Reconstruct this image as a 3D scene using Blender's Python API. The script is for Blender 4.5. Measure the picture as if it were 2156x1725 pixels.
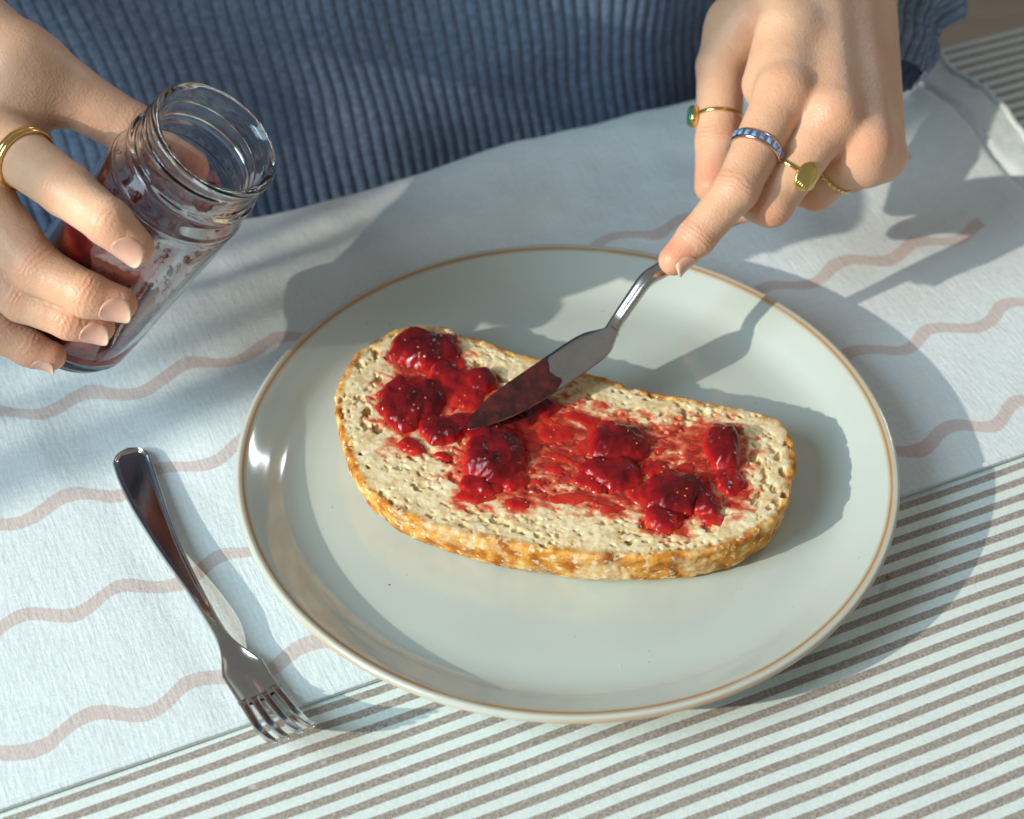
import bpy, math, random
import numpy as np
from mathutils import Vector, Matrix

for o in list(bpy.data.objects):
    bpy.data.objects.remove(o, do_unlink=True)
scene = bpy.context.scene
COL = scene.collection
rng = np.random.default_rng(7)

# ------------------------------------------------------------------ camera
PITCH = math.radians(43.9)
CAM = np.array([-.0216, -.4965, .5235])
FPX, PW, PH = 3750.0, 2156.0, 1725.0          # focal length in pixels of a 2156 px wide frame
cd = bpy.data.cameras.new('camera')
cam = bpy.data.objects.new('camera', cd)
COL.objects.link(cam)
cam.location = CAM
cam.rotation_euler = (math.pi / 2 - PITCH, 0, 0)
cd.sensor_fit = 'HORIZONTAL'
cd.sensor_width = 36
cd.lens = FPX * 36 / PW
cd.clip_start = .02
cd.clip_end = 50
cd.dof.use_dof = True
cd.dof.focus_distance = .675
cd.dof.aperture_fstop = 9.0
scene.camera = cam

# ------------------------------------------------------------------ light
SUN = np.array([1.85, 1.09, -1.0]); SUN /= np.linalg.norm(SUN)     # way the sunlight travels
w = bpy.data.worlds.new('World'); scene.world = w; w.use_nodes = True
w.node_tree.nodes['Background'].inputs[0].default_value = (.61, .61, .575, 1)
w.node_tree.nodes['Background'].inputs[1].default_value = .36


def lamp(name, kind, loc, target, power, color, **kw):
    ld = bpy.data.lights.new(name, kind)
    lo = bpy.data.objects.new(name, ld)
    COL.objects.link(lo)
    lo.location = loc
    dv = Vector(np.array(target) - np.array(loc))
    lo.rotation_euler = dv.to_track_quat('-Z', 'Y').to_euler()
    ld.energy = power
    ld.color = color
    for k, v in kw.items():
        setattr(ld, k, v)
    return lo


lamp('sunbeam_lamp', 'SPOT', -SUN * 6.0 + np.array([0, .05, .03]), (0, .05, .03), 1420, (1, .93, .78),
     spot_size=math.radians(24), spot_blend=.2, shadow_soft_size=.03)
lamp('window_light', 'AREA', (-1.15, -.66, 1.05), (.02, .08, 0), 20, (.64, .87, 1.0),
     shape='RECTANGLE', size=.75, size_y=.75)

lamp('far_window_light', 'AREA', (1.40, 1.80, 1.10), (-.05, .03, 0), 6, (.90, .96, 1.0),
     shape='RECTANGLE', size=.14, size_y=.50)

scene.view_settings.view_transform = 'Standard'
scene.view_settings.look = 'None'
scene.view_settings.exposure = 0
scene.view_settings.gamma = 1
scene.view_settings.use_curve_mapping = False
scene.cycles.use_denoising = True
scene.cycles.max_bounces = 14
scene.cycles.transmission_bounces = 12
scene.cycles.transparent_max_bounces = 12
scene.cycles.sample_clamp_indirect = 6.0

# ------------------------------------------------------------------ helpers
FW = np.array([0, math.cos(PITCH), -math.sin(PITCH)])
RT = np.array([1.0, 0, 0])
UP = np.array([0, math.sin(PITCH), math.cos(PITCH)])
nrm = lambda v: np.asarray(v, float) / np.linalg.norm(v)


def ray(x, y):
    return FW + RT * (x - PW / 2) / FPX + UP * (PH / 2 - y) / FPX


def at(x, y, z=0.0):
    """the place at height z seen in the given direction"""
    r = ray(x, y)
    return CAM + r * ((z - CAM[2]) / r[2])


def tag(o, label=None, cat=None, group=None, kind=None):
    for k, v in (('label', label), ('category', cat), ('group', group), ('kind', kind)):
        if v:
            o[k] = v
    return o


def thing(name, label, cat, loc=(0, 0, 0), rotz=0, group=None):
    o = bpy.data.objects.new(name, None)
    COL.objects.link(o)
    o.empty_display_size = .01
    o.location = loc
    o.rotation_euler = (0, 0, rotz)
    return tag(o, label, cat, group)


def mesh(name, V, F, mat=None, parent=None, smooth=True, normals=None, attrs=None):
    """V (n,3), F list of faces or an int array (m,3|4); parts hold world coordinates minus the parent's place"""
    V = np.asarray(V, np.float64)
    me = bpy.data.meshes.new(name)
    if isinstance(F, np.ndarray):
        m, k = F.shape
        me.vertices.add(len(V)); me.vertices.foreach_set('co', V.astype(np.float32).ravel())
        me.loops.add(m * k); me.loops.foreach_set('vertex_index', F.astype(np.int32).ravel())
        me.polygons.add(m)
        me.polygons.foreach_set('loop_start', np.arange(0, m * k, k, dtype=np.int32))
        me.polygons.foreach_set('loop_total', np.full(m, k, np.int32))
        me.update(calc_edges=True)
    else:
        me.from_pydata([tuple(v) for v in V], [], F)
        me.update()
    if smooth:
        me.polygons.foreach_set('use_smooth', np.ones(len(me.polygons), bool))
    for an, av in (attrs or {}).items():
        av = np.asarray(av, np.float32)
        if av.ndim == 1:
            a = me.attributes.new(an, 'FLOAT', 'POINT'); a.data.foreach_set('value', av)
        else:
            a = me.attributes.new(an, 'FLOAT_COLOR', 'POINT')
            a.data.foreach_set('color', np.c_[av, np.ones(len(av), np.float32)].astype(np.float32).ravel())
    me.validate()
    if normals is not None:
        me.normals_split_custom_set_from_vertices(np.asarray(normals, np.float32))
    if mat:
        me.materials.append(mat)
    o = bpy.data.objects.new(name, me)
    COL.objects.link(o)
    if parent:
        o.parent = parent
    return o


def submesh(V, F, keep, *arrs):
    """the faces chosen by keep, with only their vertices"""
    f = F[keep]
    idx, inv = np.unique(f, return_inverse=True)
    return (V[idx], inv.reshape(f.shape)) + tuple(a[idx] for a in arrs)


def vnormals(V, F):
    t = V[F]
    n = np.cross(t[:, 1] - t[:, 0], t[:, 2] - t[:, 0]) if F.shape[1] == 3 else np.cross(t[:, 2] - t[:, 0], t[:, 3] - t[:, 1])
    N = np.zeros_like(V)
    for k in range(F.shape[1]):
        for c in range(3):
            N[:, c] += np.bincount(F[:, k], n[:, c], len(V))
    return N / np.maximum(np.linalg.norm(N, axis=1, keepdims=True), 1e-12)


def gridF(nu, nv, wrapu=False, wrapv=False):
    """quads of an (nu, nv) grid of vertices, index = u * nv + v"""
    U = np.arange(nu if wrapu else nu - 1); W = np.arange(nv if wrapv else nv - 1)
    a, b = np.meshgrid(U, W, indexing='ij')
    a2, b2 = (a + 1) % nu, (b + 1) % nv
    return np.stack([a * nv + b, a2 * nv + b, a2 * nv + b2, a * nv + b2], -1).reshape(-1, 4)


def lathe(profile, n=128):
    """profile: (m,2) radius, height -> vertices and quads about z (outside to the left of travel)"""
    p = np.asarray(profile, float)
    a = np.linspace(0, 2 * np.pi, n, endpoint=False)
    V = np.stack([p[:, None, 0] * np.cos(a), p[:, None, 0] * np.sin(a), np.repeat(p[:, 1:2], n, 1)], -1).reshape(-1, 3)
    return V, gridF(len(p), n, wrapv=True)


def spline(pts, n):
    """Catmull-Rom through pts, n samples"""
    p = np.asarray(pts, float)
    if p.ndim == 1: p = p[:, None]
    q = np.vstack([2 * p[0] - p[1], p, 2 * p[-1] - p[-2]])
    t = np.linspace(0, len(p) - 1, n); i = np.minimum(t.astype(int), len(p) - 2); f = (t - i)[:, None]
    a, b, c, d = q[i], q[i + 1], q[i + 2], q[i + 3]
    return .5 * (2 * b + (c - a) * f + (2 * a - 5 * b + 4 * c - d) * f ** 2 + (3 * b - a - 3 * c + d) * f ** 3)


def sweep(path, prof, up=(0, 0, 1), cap=True):
    """path (n,3); prof (n,m,2) closed outlines in side/up axes, or one (m,2)"""
    path = np.asarray(path, float); n = len(path)
    prof = np.asarray(prof, float)
    if prof.ndim == 2: prof = np.repeat(prof[None], n, 0)
    T = np.gradient(path, axis=0); T /= np.linalg.norm(T, axis=1, keepdims=True)
    up = np.asarray(up, float)
    if up.ndim == 1: up = np.repeat(up[None], n, 0)
    S = np.cross(T, up); S /= np.linalg.norm(S, axis=1, keepdims=True)
    Uv = np.cross(S, T)
    V = path[:, None] + prof[..., 0:1] * S[:, None] + prof[..., 1:2] * Uv[:, None]
    m = prof.shape[1]
    F = [tuple(f) for f in gridF(n, m, wrapv=True)[:, ::-1]]
    if cap:
        F.append(tuple(range(m - 1, -1, -1))[::-1]); F.append(tuple(range((n - 1) * m, n * m))[::-1])
    return V.reshape(-1, 3), F


def circle(r, m=16, ry=None):
    a = np.linspace(0, 2 * np.pi, m, endpoint=False)
    return np.stack([r * np.cos(a), (ry or r) * np.sin(a)], -1)


# ---- noise on numpy arrays
_PERM = np.random.default_rng(3).permutation(256).astype(np.int64)
_GR = np.random.default_rng(4).normal(size=(256, 3)); _GR /= np.linalg.norm(_GR, axis=1, keepdims=True)


def noise3(x, y, z):
    x, y, z = np.broadcast_arrays(x, y, z)
    xi, yi, zi = np.floor(x).astype(np.int64), np.floor(y).astype(np.int64), np.floor(z).astype(np.int64)
    fx, fy, fz = x - xi, y - yi, z - zi
    s = lambda t: t * t * t * (t * (t * 6 - 15) + 10)
    u, v, ww = s(fx), s(fy), s(fz)
    out = 0
    for dx in (0, 1):
        for dy in (0, 1):
            for dz in (0, 1):
                h = _PERM[(_PERM[(_PERM[(xi + dx) & 255] + yi + dy) & 255] + zi + dz) & 255]
                g = _GR[h]
                d = g[..., 0] * (fx - dx) + g[..., 1] * (fy - dy) + g[..., 2] * (fz - dz)
                out = out + d * (u if dx else 1 - u) * (v if dy else 1 - v) * (ww if dz else 1 - ww)
    return out * 1.5


def fbm(x, y, z=0.0, octv=4, gain=.5):
    o, a, f = 0, 1.0, 1.0
    for k in range(octv):
        o = o + a * noise3(x * f + 17.3 * k, y * f + 5.1 * k, z * f + 9.7 * k); a *= gain; f *= 2.03
    return o


def sstep(a, b, x):
    t = np.clip((x - a) / (b - a), 0, 1)
    return t * t * (3 - 2 * t)


def smin(a, b, k):
    h = np.clip(.5 + .5 * (b - a) / k, 0, 1)
    return b + (a - b) * h - k * h * (1 - h)


def smax(a, b, k):
    return -smin(-a, -b, k)


def surface_nets(D, lo, h):
    """zero surface of the sampled field D (negative inside): vertices, quads"""
    S = D < 0
    nx, ny, nz = D.shape
    c = np.zeros((nx - 1, ny - 1, nz - 1, 3)); cnt = np.zeros((nx - 1, ny - 1, nz - 1))
    corner = lambda a, i, j, k: a[i:nx - 1 + i, j:ny - 1 + j, k:nz - 1 + k]
    anyin = np.zeros_like(cnt, bool); allin = np.ones_like(cnt, bool)
    for i in (0, 1):
        for j in (0, 1):
            for k in (0, 1):
                q = corner(S, i, j, k); anyin |= q; allin &= q
    act = np.argwhere(anyin & ~allin)
    ii, jj, kk = act.T
    P = np.zeros((len(act), 3)); n = np.zeros(len(act))
    offs = [(i, j, k) for i in (0, 1) for j in (0, 1) for k in (0, 1)]
    for a in offs:
        for ax in range(3):
            if a[ax] == 0:
                b = list(a); b[ax] = 1
                da = D[ii + a[0], jj + a[1], kk + a[2]]; db = D[ii + b[0], jj + b[1], kk + b[2]]
                cr = (da < 0) != (db < 0)
                t = np.where(cr, da / np.where(cr, da - db, 1), 0)
                p = np.repeat(np.array(a, float)[None], len(act), 0); p[:, ax] = t
                P[cr] += p[cr]; n[cr] += 1
    V = lo + (act + P / n[:, None]) * h
    ID = np.full((nx - 1, ny - 1, nz - 1), -1, np.int64); ID[ii, jj, kk] = np.arange(len(act))
    quads = []
    for ax in range(3):
        sl0 = [slice(None)] * 3; sl1 = [slice(None)] * 3
        sl0[ax] = slice(0, -1); sl1[ax] = slice(1, None)
        A, B = S[tuple(sl0)], S[tuple(sl1)]
        e = np.argwhere(A != B)
        u, v = (ax + 1) % 3, (ax + 2) % 3
        ok = (e[:, u] > 0) & (e[:, v] > 0) & (e[:, u] < D.shape[u] - 1) & (e[:, v] < D.shape[v] - 1)
        e = e[ok]
        def idx(du, dv):
            q = e.copy(); q[:, u] -= du; q[:, v] -= dv
            return ID[q[:, 0], q[:, 1], q[:, 2]]
        f = np.stack([idx(1, 1), idx(0, 1), idx(0, 0), idx(1, 0)], -1)
        ins = A[e[:, 0], e[:, 1], e[:, 2]]
        f[~ins] = f[~ins][:, ::-1]
        quads.append(f)
    F = np.vstack(quads)
    return V, F[(F >= 0).all(1)]


# ---- node helpers
def material(name):
    m = bpy.data.materials.new(name); m.use_nodes = True
    nt = m.node_tree; b = nt.nodes['Principled BSDF']
    return m, nt, b


class NT:
    """short hand for shader math"""
    def __init__(s, nt): s.nt = nt
    def node(s, t, **kw):
        n = s.nt.nodes.new(t)
        for k, v in kw.items(): setattr(n, k, v)
        return n
    def put(s, sock, v):
        if isinstance(v, bpy.types.NodeSocket): s.nt.links.new(v, sock)
        elif v is not None: sock.default_value = v
    def m(s, op, a, b=None, c=None):
        n = s.node('ShaderNodeMath', operation=op)
        for i, v in enumerate((a, b, c)):
            if v is not None: s.put(n.inputs[i], v)
        return n.outputs[0]
    def noise(s, scale, detail=3, rough=.5, vec=None, dist=0, out='Fac'):
        n = s.node('ShaderNodeTexNoise')
        n.inputs['Scale'].default_value = scale; n.inputs['Detail'].default_value = detail
        n.inputs['Roughness'].default_value = rough; n.inputs['Distortion'].default_value = dist
        s.put(n.inputs['Vector'], s.obj() if vec is None else vec)
        return n.outputs[out]
    def obj(s):
        if not hasattr(s, '_oc'): s._oc = s.coord()
        return s._oc
    def ramp(s, fac, stops):
        n = s.node('ShaderNodeValToRGB'); s.put(n.inputs[0], fac)
        e = n.color_ramp.elements
        for i, (p, c) in enumerate(stops):
            q = e[i] if i < 2 else e.new(p)
            q.position = p; q.color = (*c, 1) if len(c) == 3 else c
        return n.outputs[0]
    def mix(s, fac, a, b, blend='MIX'):
        n = s.node('ShaderNodeMix', data_type='RGBA', blend_type=blend)
        s.put(n.inputs[0], fac)
        for i, v in ((6, a), (7, b)):
            s.put(n.inputs[i], (*v, 1) if isinstance(v, tuple) and len(v) == 3 else v)
        return n.outputs[2]
    def maprange(s, v, a, b, c=0.0, d=1.0, smooth=False):
        n = s.node('ShaderNodeMapRange', interpolation_type='SMOOTHSTEP' if smooth else 'LINEAR')
        for i, q in enumerate((v, a, b, c, d)): s.put(n.inputs[i], q)
        return n.outputs[0]
    def coord(s, out='Object'):
        return s.node('ShaderNodeTexCoord').outputs[out]
    def mapping(s, vec, scale=(1, 1, 1), rot=(0, 0, 0)):
        n = s.node('ShaderNodeMapping'); s.put(n.inputs[0], vec)
        n.inputs['Scale'].default_value = scale; n.inputs['Rotation'].default_value = rot
        return n.outputs[0]
    def sep(s, vec):
        n = s.node('ShaderNodeSeparateXYZ'); s.put(n.inputs[0], vec); return n.outputs
    def attr(s, name, out='Fac'):
        n = s.node('ShaderNodeAttribute'); n.attribute_name = name; return n.outputs[out]
    def bump(s, height, strength=.3, dist=.001, normal=None):
        n = s.node('ShaderNodeBump'); s.put(n.inputs['Height'], height)
        n.inputs['Strength'].default_value = strength; n.inputs['Distance'].default_value = dist
        if normal is not None: s.put(n.inputs['Normal'], normal)
        return n.outputs[0]


def simple(name, color, rough=.5, metal=0.0, **kw):
    m, nt, b = material(name)
    b.inputs['Base Color'].default_value = (*color, 1)
    b.inputs['Roughness'].default_value = rough
    b.inputs['Metallic'].default_value = metal
    for k, v in kw.items(): b.inputs[k].default_value = v
    return m
# ================================================================== the setting: floor, table, cloths, added sun blocker
ALPHA = math.atan(.4445)                       # the table stands turned against the camera
E1 = np.array([math.cos(ALPHA), math.sin(ALPHA), 0]); E2 = np.array([-math.sin(ALPHA), math.cos(ALPHA), 0])
EDGE = .2195                                   # far edge of the table, measured along E2


def tab(s, t, z=0.0):
    return E1 * s + E2 * t + np.array([0, 0, z])


def turned(o):
    o.rotation_euler = (0, 0, ALPHA); return o


# floor far below
mf, nt, b = material('floor_boards'); n = NT(nt)
c = n.noise(6, 5, vec=n.mapping(n.coord(), (1, 12, 1)))
n.put(b.inputs['Base Color'], n.ramp(c, [(.3, (.24, .17, .125)), (.7, (.33, .25, .19))]))
b.inputs['Roughness'].default_value = .6
V = np.array([(-3, -2, -.62), (3, -2, -.62), (3, 4, -.62), (-3, 4, -.62)], float)
tag(mesh('floor', V, [(0, 1, 2, 3)], mf), kind='structure')


def box(lo, hi):
    x0, y0, z0 = lo; x1, y1, z1 = hi
    V = np.array([(x0, y0, z0), (x1, y0, z0), (x1, y1, z0), (x0, y1, z0), (x0, y0, z1), (x1, y0, z1), (x1, y1, z1), (x0, y1, z1)], float)
    return V, [(3, 2, 1, 0), (4, 5, 6, 7), (0, 1, 5, 4), (1, 2, 6, 5), (2, 3, 7, 6), (3, 0, 4, 7)]


tbl = turned(thing('table', 'wooden table hidden under the striped tablecloth', 'table', (0, 0, -.62)))
mw = simple('table_wood', (.30, .20, .13), .5)
V, F = box((-.62, -.52, .588), (.68, EDGE - .004, .6160)); mesh('table_top', V, F, mw, tbl, False)
for lx in (-.57, .63):
    for ly in (-.47, EDGE - .06):
        V, F = box((lx - .03, ly - .03, 0), (lx + .03, ly + .03, .588)); mesh('leg', V, F, mw, tbl, False)

# ---- striped tablecloth: flat top, rounded over the far edge, hanging
ms, nt, b = material('striped_weave'); n = NT(nt)
P = n.coord(); X, Y, Z = n.sep(P)
wob = n.m('MULTIPLY', n.m('SUBTRACT', n.noise(9, 2), .5), .0022)
yy = n.m('ADD', n.m('DIVIDE', n.m('ADD', Y, wob), .00735), .93)
fr = n.m('ABSOLUTE', n.m('SUBTRACT', n.m('FRACT', yy), .5))           # 0 at the stripe's middle
ragged = n.m('MULTIPLY', n.m('SUBTRACT', n.noise(1500, 1), .5), .10)
stripe = n.maprange(n.m('ADD', fr, ragged), .205, .255, 1, 0)
# the woven yarns: dark warp showing through light weft
cell = n.m('MULTIPLY', n.m('SINE', n.m('MULTIPLY', n.m('ADD', X, Y), 5600)), n.m('SINE', n.m('MULTIPLY', n.m('SUBTRACT', X, Y), 5600)))
yarn = n.m('ADD', n.m('MULTIPLY', cell, .22), n.noise(900, 2))
dark = n.ramp(yarn, [(.28, (.225, .19, .165)), (.78, (.52, .46, .41))])
light = n.ramp(n.noise(700, 2), [(.25, (.68, .755, .73)), (.75, (.80, .87, .845))])
lint = n.maprange(n.noise(210, 2), .70, .76)
colr = n.mix(stripe, light, n.mix(lint, dark, (.55, .5, .46)))
n.put(b.inputs['Base Color'], colr)
b.inputs['Roughness'].default_value = .9
b.inputs['Sheen Weight'].default_value = .15
n.put(b.inputs['Normal'], n.bump(n.m('ADD', yarn, n.m('MULTIPLY', n.noise(60, 3), .8)), .35, .0006))
ss = np.linspace(-.60, .66, 160)
rr = .006
tt = np.r_[np.linspace(-.50, EDGE - rr, 120), EDGE - rr + rr * np.sin(np.linspace(.2, np.pi / 2, 8)), np.full(12, EDGE)]
zz = np.r_[np.zeros(120), -rr + rr * np.cos(np.linspace(.2, np.pi / 2, 8)), np.linspace(-.02, -.24, 12)]
S_, T_ = np.meshgrid(ss, np.arange(len(tt)), indexing='ij')
tv, zv = tt[T_], zz[T_]
hang = np.clip(-zv / .24, 0, 1)
tv = tv + hang * .012 * np.sin(S_ * 38 + 1) + hang * .004
zv = zv + np.where(hang == 0, .0007 * fbm(S_ * 14, tv * 14, 3.1, 2), 0)
V = np.stack([S_, tv, zv - .0012], -1).reshape(-1, 3)
tc = turned(thing('striped_tablecloth', 'woven tablecloth with taupe and off-white stripes covering the table', 'tablecloth'))
mesh('cloth_sheet', V, gridF(len(ss), len(tt)), ms, tc)

# ---- white tea towel with wavy lines
mt, nt, b = material('printed_cotton'); n = NT(nt)
P = n.coord(); X, Y, Z = n.sep(P)
row = n.m('FLOOR', n.m('DIVIDE', n.m('ADD', Y, .036 + .0275), .055))
ph = n.m('MULTIPLY', row, 1.9)
wv = n.m('MULTIPLY', n.m('SINE', n.m('ADD', n.m('ADD', n.m('MULTIPLY', X, 2 * math.pi / .0405), ph), n.m('MULTIPLY', n.noise(14, 1), 3.4))), .0036)
wv = n.m('ADD', wv, n.m('MULTIPLY', n.m('SUBTRACT', n.noise(22, 2), .5), .008))
cen = n.m('ADD', n.m('MULTIPLY', row, .055), n.m('ADD', wv, -.036))
dist = n.m('ABSOLUTE', n.m('SUBTRACT', Y, cen))
dist = n.m('ADD', dist, n.m('MULTIPLY', n.m('SUBTRACT', n.noise(420, 3), .5), .0009))
line = n.m('MULTIPLY', n.maprange(dist, .0031, .0038, 1, 0), n.maprange(Y, .155, .157, 1, 0))
endc = n.maprange(n.m('ADD', X, n.m('MULTIPLY', n.m('SINE', n.m('MULTIPLY', row, 2.3)), .004)), .250, .2515, 1, 0)
line = n.m('MULTIPLY', n.m('MULTIPLY', line, endc), n.maprange(n.noise(700, 2), .3, .6, .72, .92))
thread = n.m('ADD', n.m('SINE', n.m('MULTIPLY', X, 7800)), n.m('SINE', n.m('MULTIPLY', Y, 7800)))
slub = n.noise(120, 4, vec=n.mapping(P, (1, 6, 1), (0, 0, .5)))
slub2 = n.noise(120, 4, vec=n.mapping(P, (6, 1, 1), (0, 0, .3)))
base = n.ramp(n.m('ADD', n.m('MULTIPLY', slub, .5), n.m('MULTIPLY', slub2, .5)), [(.35, (.68, .74, .755)), (.65, (.75, .81, .825))])
n.put(b.inputs['Base Color'], n.mix(line, base, (.60, .49, .455)))
b.inputs['Roughness'].default_value = .95
b.inputs['Sheen Weight'].default_value = .12
n.put(b.inputs['Normal'], n.bump(n.m('ADD', n.m('MULTIPLY', n.noise(60, 2), .3), n.m('ADD', n.m('MULTIPLY', slub, .8), n.m('ADD', n.m('MULTIPLY', slub2, .8), n.m('MULTIPLY', n.noise(330, 4, .6), .9)))), .45, .0008))
T0, S1 = -.0585, .3095


def towel_z(s, t):
    far = sstep(.03, .16, t)
    left = sstep(-.08, -.24, s)
    z = .0014 + .0022 * (fbm(s * 16, t * 22, 1.7, 3) + .35) * (.25 + .75 * far)
    # long soft folds on the left and towards the person
    z += left * .0032 * (1 + np.sin(t * 62 + s * 24 + 2 * fbm(s * 6, t * 6, 8.2, 2))) * sstep(.09, .15, t)
    z += far * .0030 * (1 + np.sin(t * 80 - s * 12 + 2.5 * fbm(s * 7, t * 9, 4.2, 2)))
    z += sstep(.10, .20, t) * .002
    # puckered hem along the right edge, lifted corner
    e = S1 - s
    z += sstep(.05, .0, e) * (.0035 + .0022 * fbm(t * 70, s * 40, 2.2, 3)) * (.25 + .75 * sstep(-.02, .12, t))
    z -= .0030 * np.exp(-((e - .021) / .0022) ** 2) * sstep(.0, .08, t) * .8
    flat = sstep(.118, .135, np.hypot(s * E1[0] + t * E2[0], s * E1[1] + t * E2[1]))
    x_, y_ = s * E1[0] + t * E2[0], s * E1[1] + t * E2[1]                # the fork presses the cloth flat
    k_ = np.clip(((x_ + .19) * .10 + (y_ - .035) * -.155) / (.10 ** 2 + .155 ** 2), 0, 1)
    flat = flat * (.25 + .75 * sstep(.008, .035, np.hypot(x_ + .19 - .10 * k_, y_ - .035 + .155 * k_)))
    return np.maximum(z * (.15 + .85 * flat), .0010 if np.isscalar(z) else .0010)


ss = np.linspace(-.33, S1, 420); tt = np.linspace(T0, EDGE + .012, 230)
S_, T_ = np.meshgrid(ss, tt, indexing='ij')
Z_ = towel_z(S_, T_)
Z_ *= 1 - .6 * sstep(T0 + .012, T0, T_)
over = np.clip(T_ - (EDGE - .006), 0, None)
T2 = np.where(over > 0, EDGE - .006 + .009 * np.sin(np.minimum(over / .009, 1.4)), T_)
Z2 = Z_ - np.where(over > 0, .013 * (1 - np.cos(np.minimum(over / .009, 1.57))), 0)
top = np.stack([S_, T2, Z2], -1).reshape(-1, 3)
bot = top - np.array([0, 0, .0009])
nu, nv = len(ss), len(tt)
F = gridF(nu, nv); Fb = F[:, ::-1] + nu * nv
rim = np.r_[np.arange(nu) * nv, (nu - 1) * nv + np.arange(1, nv), (np.arange(nu - 2, -1, -1)) * nv + nv - 1, np.arange(nv - 2, 0, -1)]
r2 = np.roll(rim, -1)
Fr = np.stack([rim + nu * nv, r2 + nu * nv, r2, rim], -1)
tw = turned(thing('tea_towel', 'white cotton tea towel printed with wavy dusty pink lines under the plate', 'towel'))
mesh('cloth_sheet', np.vstack([top, bot]), np.vstack([F, Fb, Fr]), mt, tw)
# stitched hem: a folded band along the front edge and one along the right edge
hem_s = np.linspace(-.33, S1 - .001, 200)
hp = np.stack([hem_s, np.full(200, T0 + .0012), np.interp(hem_s, ss, Z2[:, 0]) + .0003], -1)
V, F2 = sweep(hp, circle(.0013, 8, .0008)); mesh('hem', V, F2, mt, tw)
hem_t = np.linspace(T0, EDGE - .008, 160)
hp = np.stack([np.full(160, S1), hem_t, np.interp(hem_t, tt, Z2[-1]) + .0002], -1)
V, F2 = sweep(hp, circle(.0017, 8, .0011)); mesh('hem', V, F2, mt, tw)

# ---- unseen sun blocker, added so its straight edge shades the table's far side
mc = simple('sun_blocker_linen', (.62, .56, .50), .9)
side = np.array([-SUN[1], SUN[0], 0]); side /= np.linalg.norm(side)
U0 = float(side @ np.array([.0899, .156, 0]))
blocker = thing('sun_blocker', 'added beige sun blocker standing left of the table beyond the picture', 'sun_blocker')
cb = -SUN * 1.7
cb = np.array([cb[0], cb[1], 0])
DEPTH = np.array([SUN[0], SUN[1], 0]) / np.hypot(SUN[0], SUN[1])


def panel(u0, u1, z0=-.6, z1=1.9):
    m = max(int((u1 - u0) / .006), 6)
    u = np.linspace(u0, u1, m)
    dep = .012 * np.sin((u - u0) * 95)
    p = cb + u[:, None] * side + dep[:, None] * DEPTH
    p = p - side * (side @ cb)
    V = []
    for off in (0, .002):
        for zc in (z0, z1):
            q = p + DEPTH * off; q[:, 2] = zc; V.append(q)
    V = np.vstack(V)
    F = []
    for i in range(m - 1):
        F += [(i, i + 1, m + i + 1, m + i), (2 * m + i + 1, 2 * m + i, 3 * m + i, 3 * m + i + 1)]
    F += [(0, m, 3 * m, 2 * m), (m - 1, 3 * m - 1, 4 * m - 1, 2 * m - 1)]
    return mesh('sun_blocker_panel', V, F, mc, blocker)


panel(U0, U0 + .024)
for a_, b_ in ((.031, .043), (.049, .062), (.070, .084), (.091, .104), (.110, .126)):  # added strips, slits left between them to dapple the cast shade
    panel(U0 + a_, U0 + b_)
panel(U0 + .126, U0 + .139, -.6, .812)
panel(U0 + .139, U0 + .150)
panel(U0 + .150, U0 + .184, -.6, .790)
panel(U0 + .184, U0 + .75)
# ================================================================== plate
FLOOR_Z = .0095
RIM_Z = .0235
mp, nt, b = material('glazed_stoneware'); n = NT(nt)
P = n.coord(); X, Y, Z = n.sep(P)
r = n.m('SQRT', n.m('ADD', n.m('MULTIPLY', X, X), n.m('MULTIPLY', Y, Y)))
r = n.m('ADD', r, n.m('MULTIPLY', n.m('SUBTRACT', n.noise(14, 3), .5), .0006))
mott = n.noise(22, 4, .5)
base = n.ramp(mott, [(.2, (.51, .565, .52)), (.8, (.555, .61, .565))])
band = n.m('MULTIPLY', n.maprange(n.m('ABSOLUTE', n.m('SUBTRACT', r, .12745)), .0009, .0019, 1, 0, True), n.maprange(Z, .0195, .0205))
streak = n.maprange(n.m('ABSOLUTE', n.m('SUBTRACT', r, .12725)), .0001, .0008, 1, 0, True)
brown = n.mix(streak, (.53, .42, .29), (.34, .22, .125))
worn = n.maprange(n.noise(30, 3), .28, .42, .55, 1)
c1 = n.mix(n.m('MULTIPLY', band, worn), base, brown)
# the bare outer edge where the glaze ran thin
edge = n.m('MULTIPLY', n.m('MULTIPLY', n.maprange(r, .1290, .1297), n.maprange(Z, .0190, .0200)), n.m('MULTIPLY', n.maprange(Z, .0236, .0230), n.maprange(n.noise(9, 2), .38, .58, .15, .9)))
c1 = n.mix(edge, c1, (.52, .32, .17))
spk = n.maprange(n.noise(330, 2), .74, .78, 0, .5)
n.put(b.inputs['Base Color'], n.mix(spk, c1, (.36, .31, .24)))
b.inputs['Roughness'].default_value = .10
b.inputs['Coat Weight'].default_value = .25
b.inputs['Coat Roughness'].default_value = .06
n.put(b.inputs['Normal'], n.bump(n.noise(30, 2), .08, .0006))
R = .1306
prof = spline([(.0, FLOOR_Z), (.05, FLOOR_Z + .0001), (.09, FLOOR_Z + .0005), (.1035, FLOOR_Z + .0012), (.1115, .0130), (.1185, .0176), (.1245, .0217),
               (.1272, .02325), (.1290, .0238), (.1302, .0232), (R, .0220), (.1298, .0206), (.1250, .0172), (.118, .0130), (.108, .0078), (.095, .0050),
               (.088, .0046), (.087, .0021), (.083, .0018), (.0815, .0046), (.05, .0052), (.0, .0052)], 170)
prof[:, 0] = np.clip(prof[:, 0], 0, None); prof[0, 0] = prof[-1, 0] = 1e-5
V, F = lathe(prof, 220)
plate = thing('dinner_plate', 'round pale grey glazed plate with brown rim line holding the bread', 'plate')
rp = np.hypot(V[:, 0], V[:, 1])
fm = rp[F].mean(1); zm = V[F, 2].mean(1)
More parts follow.
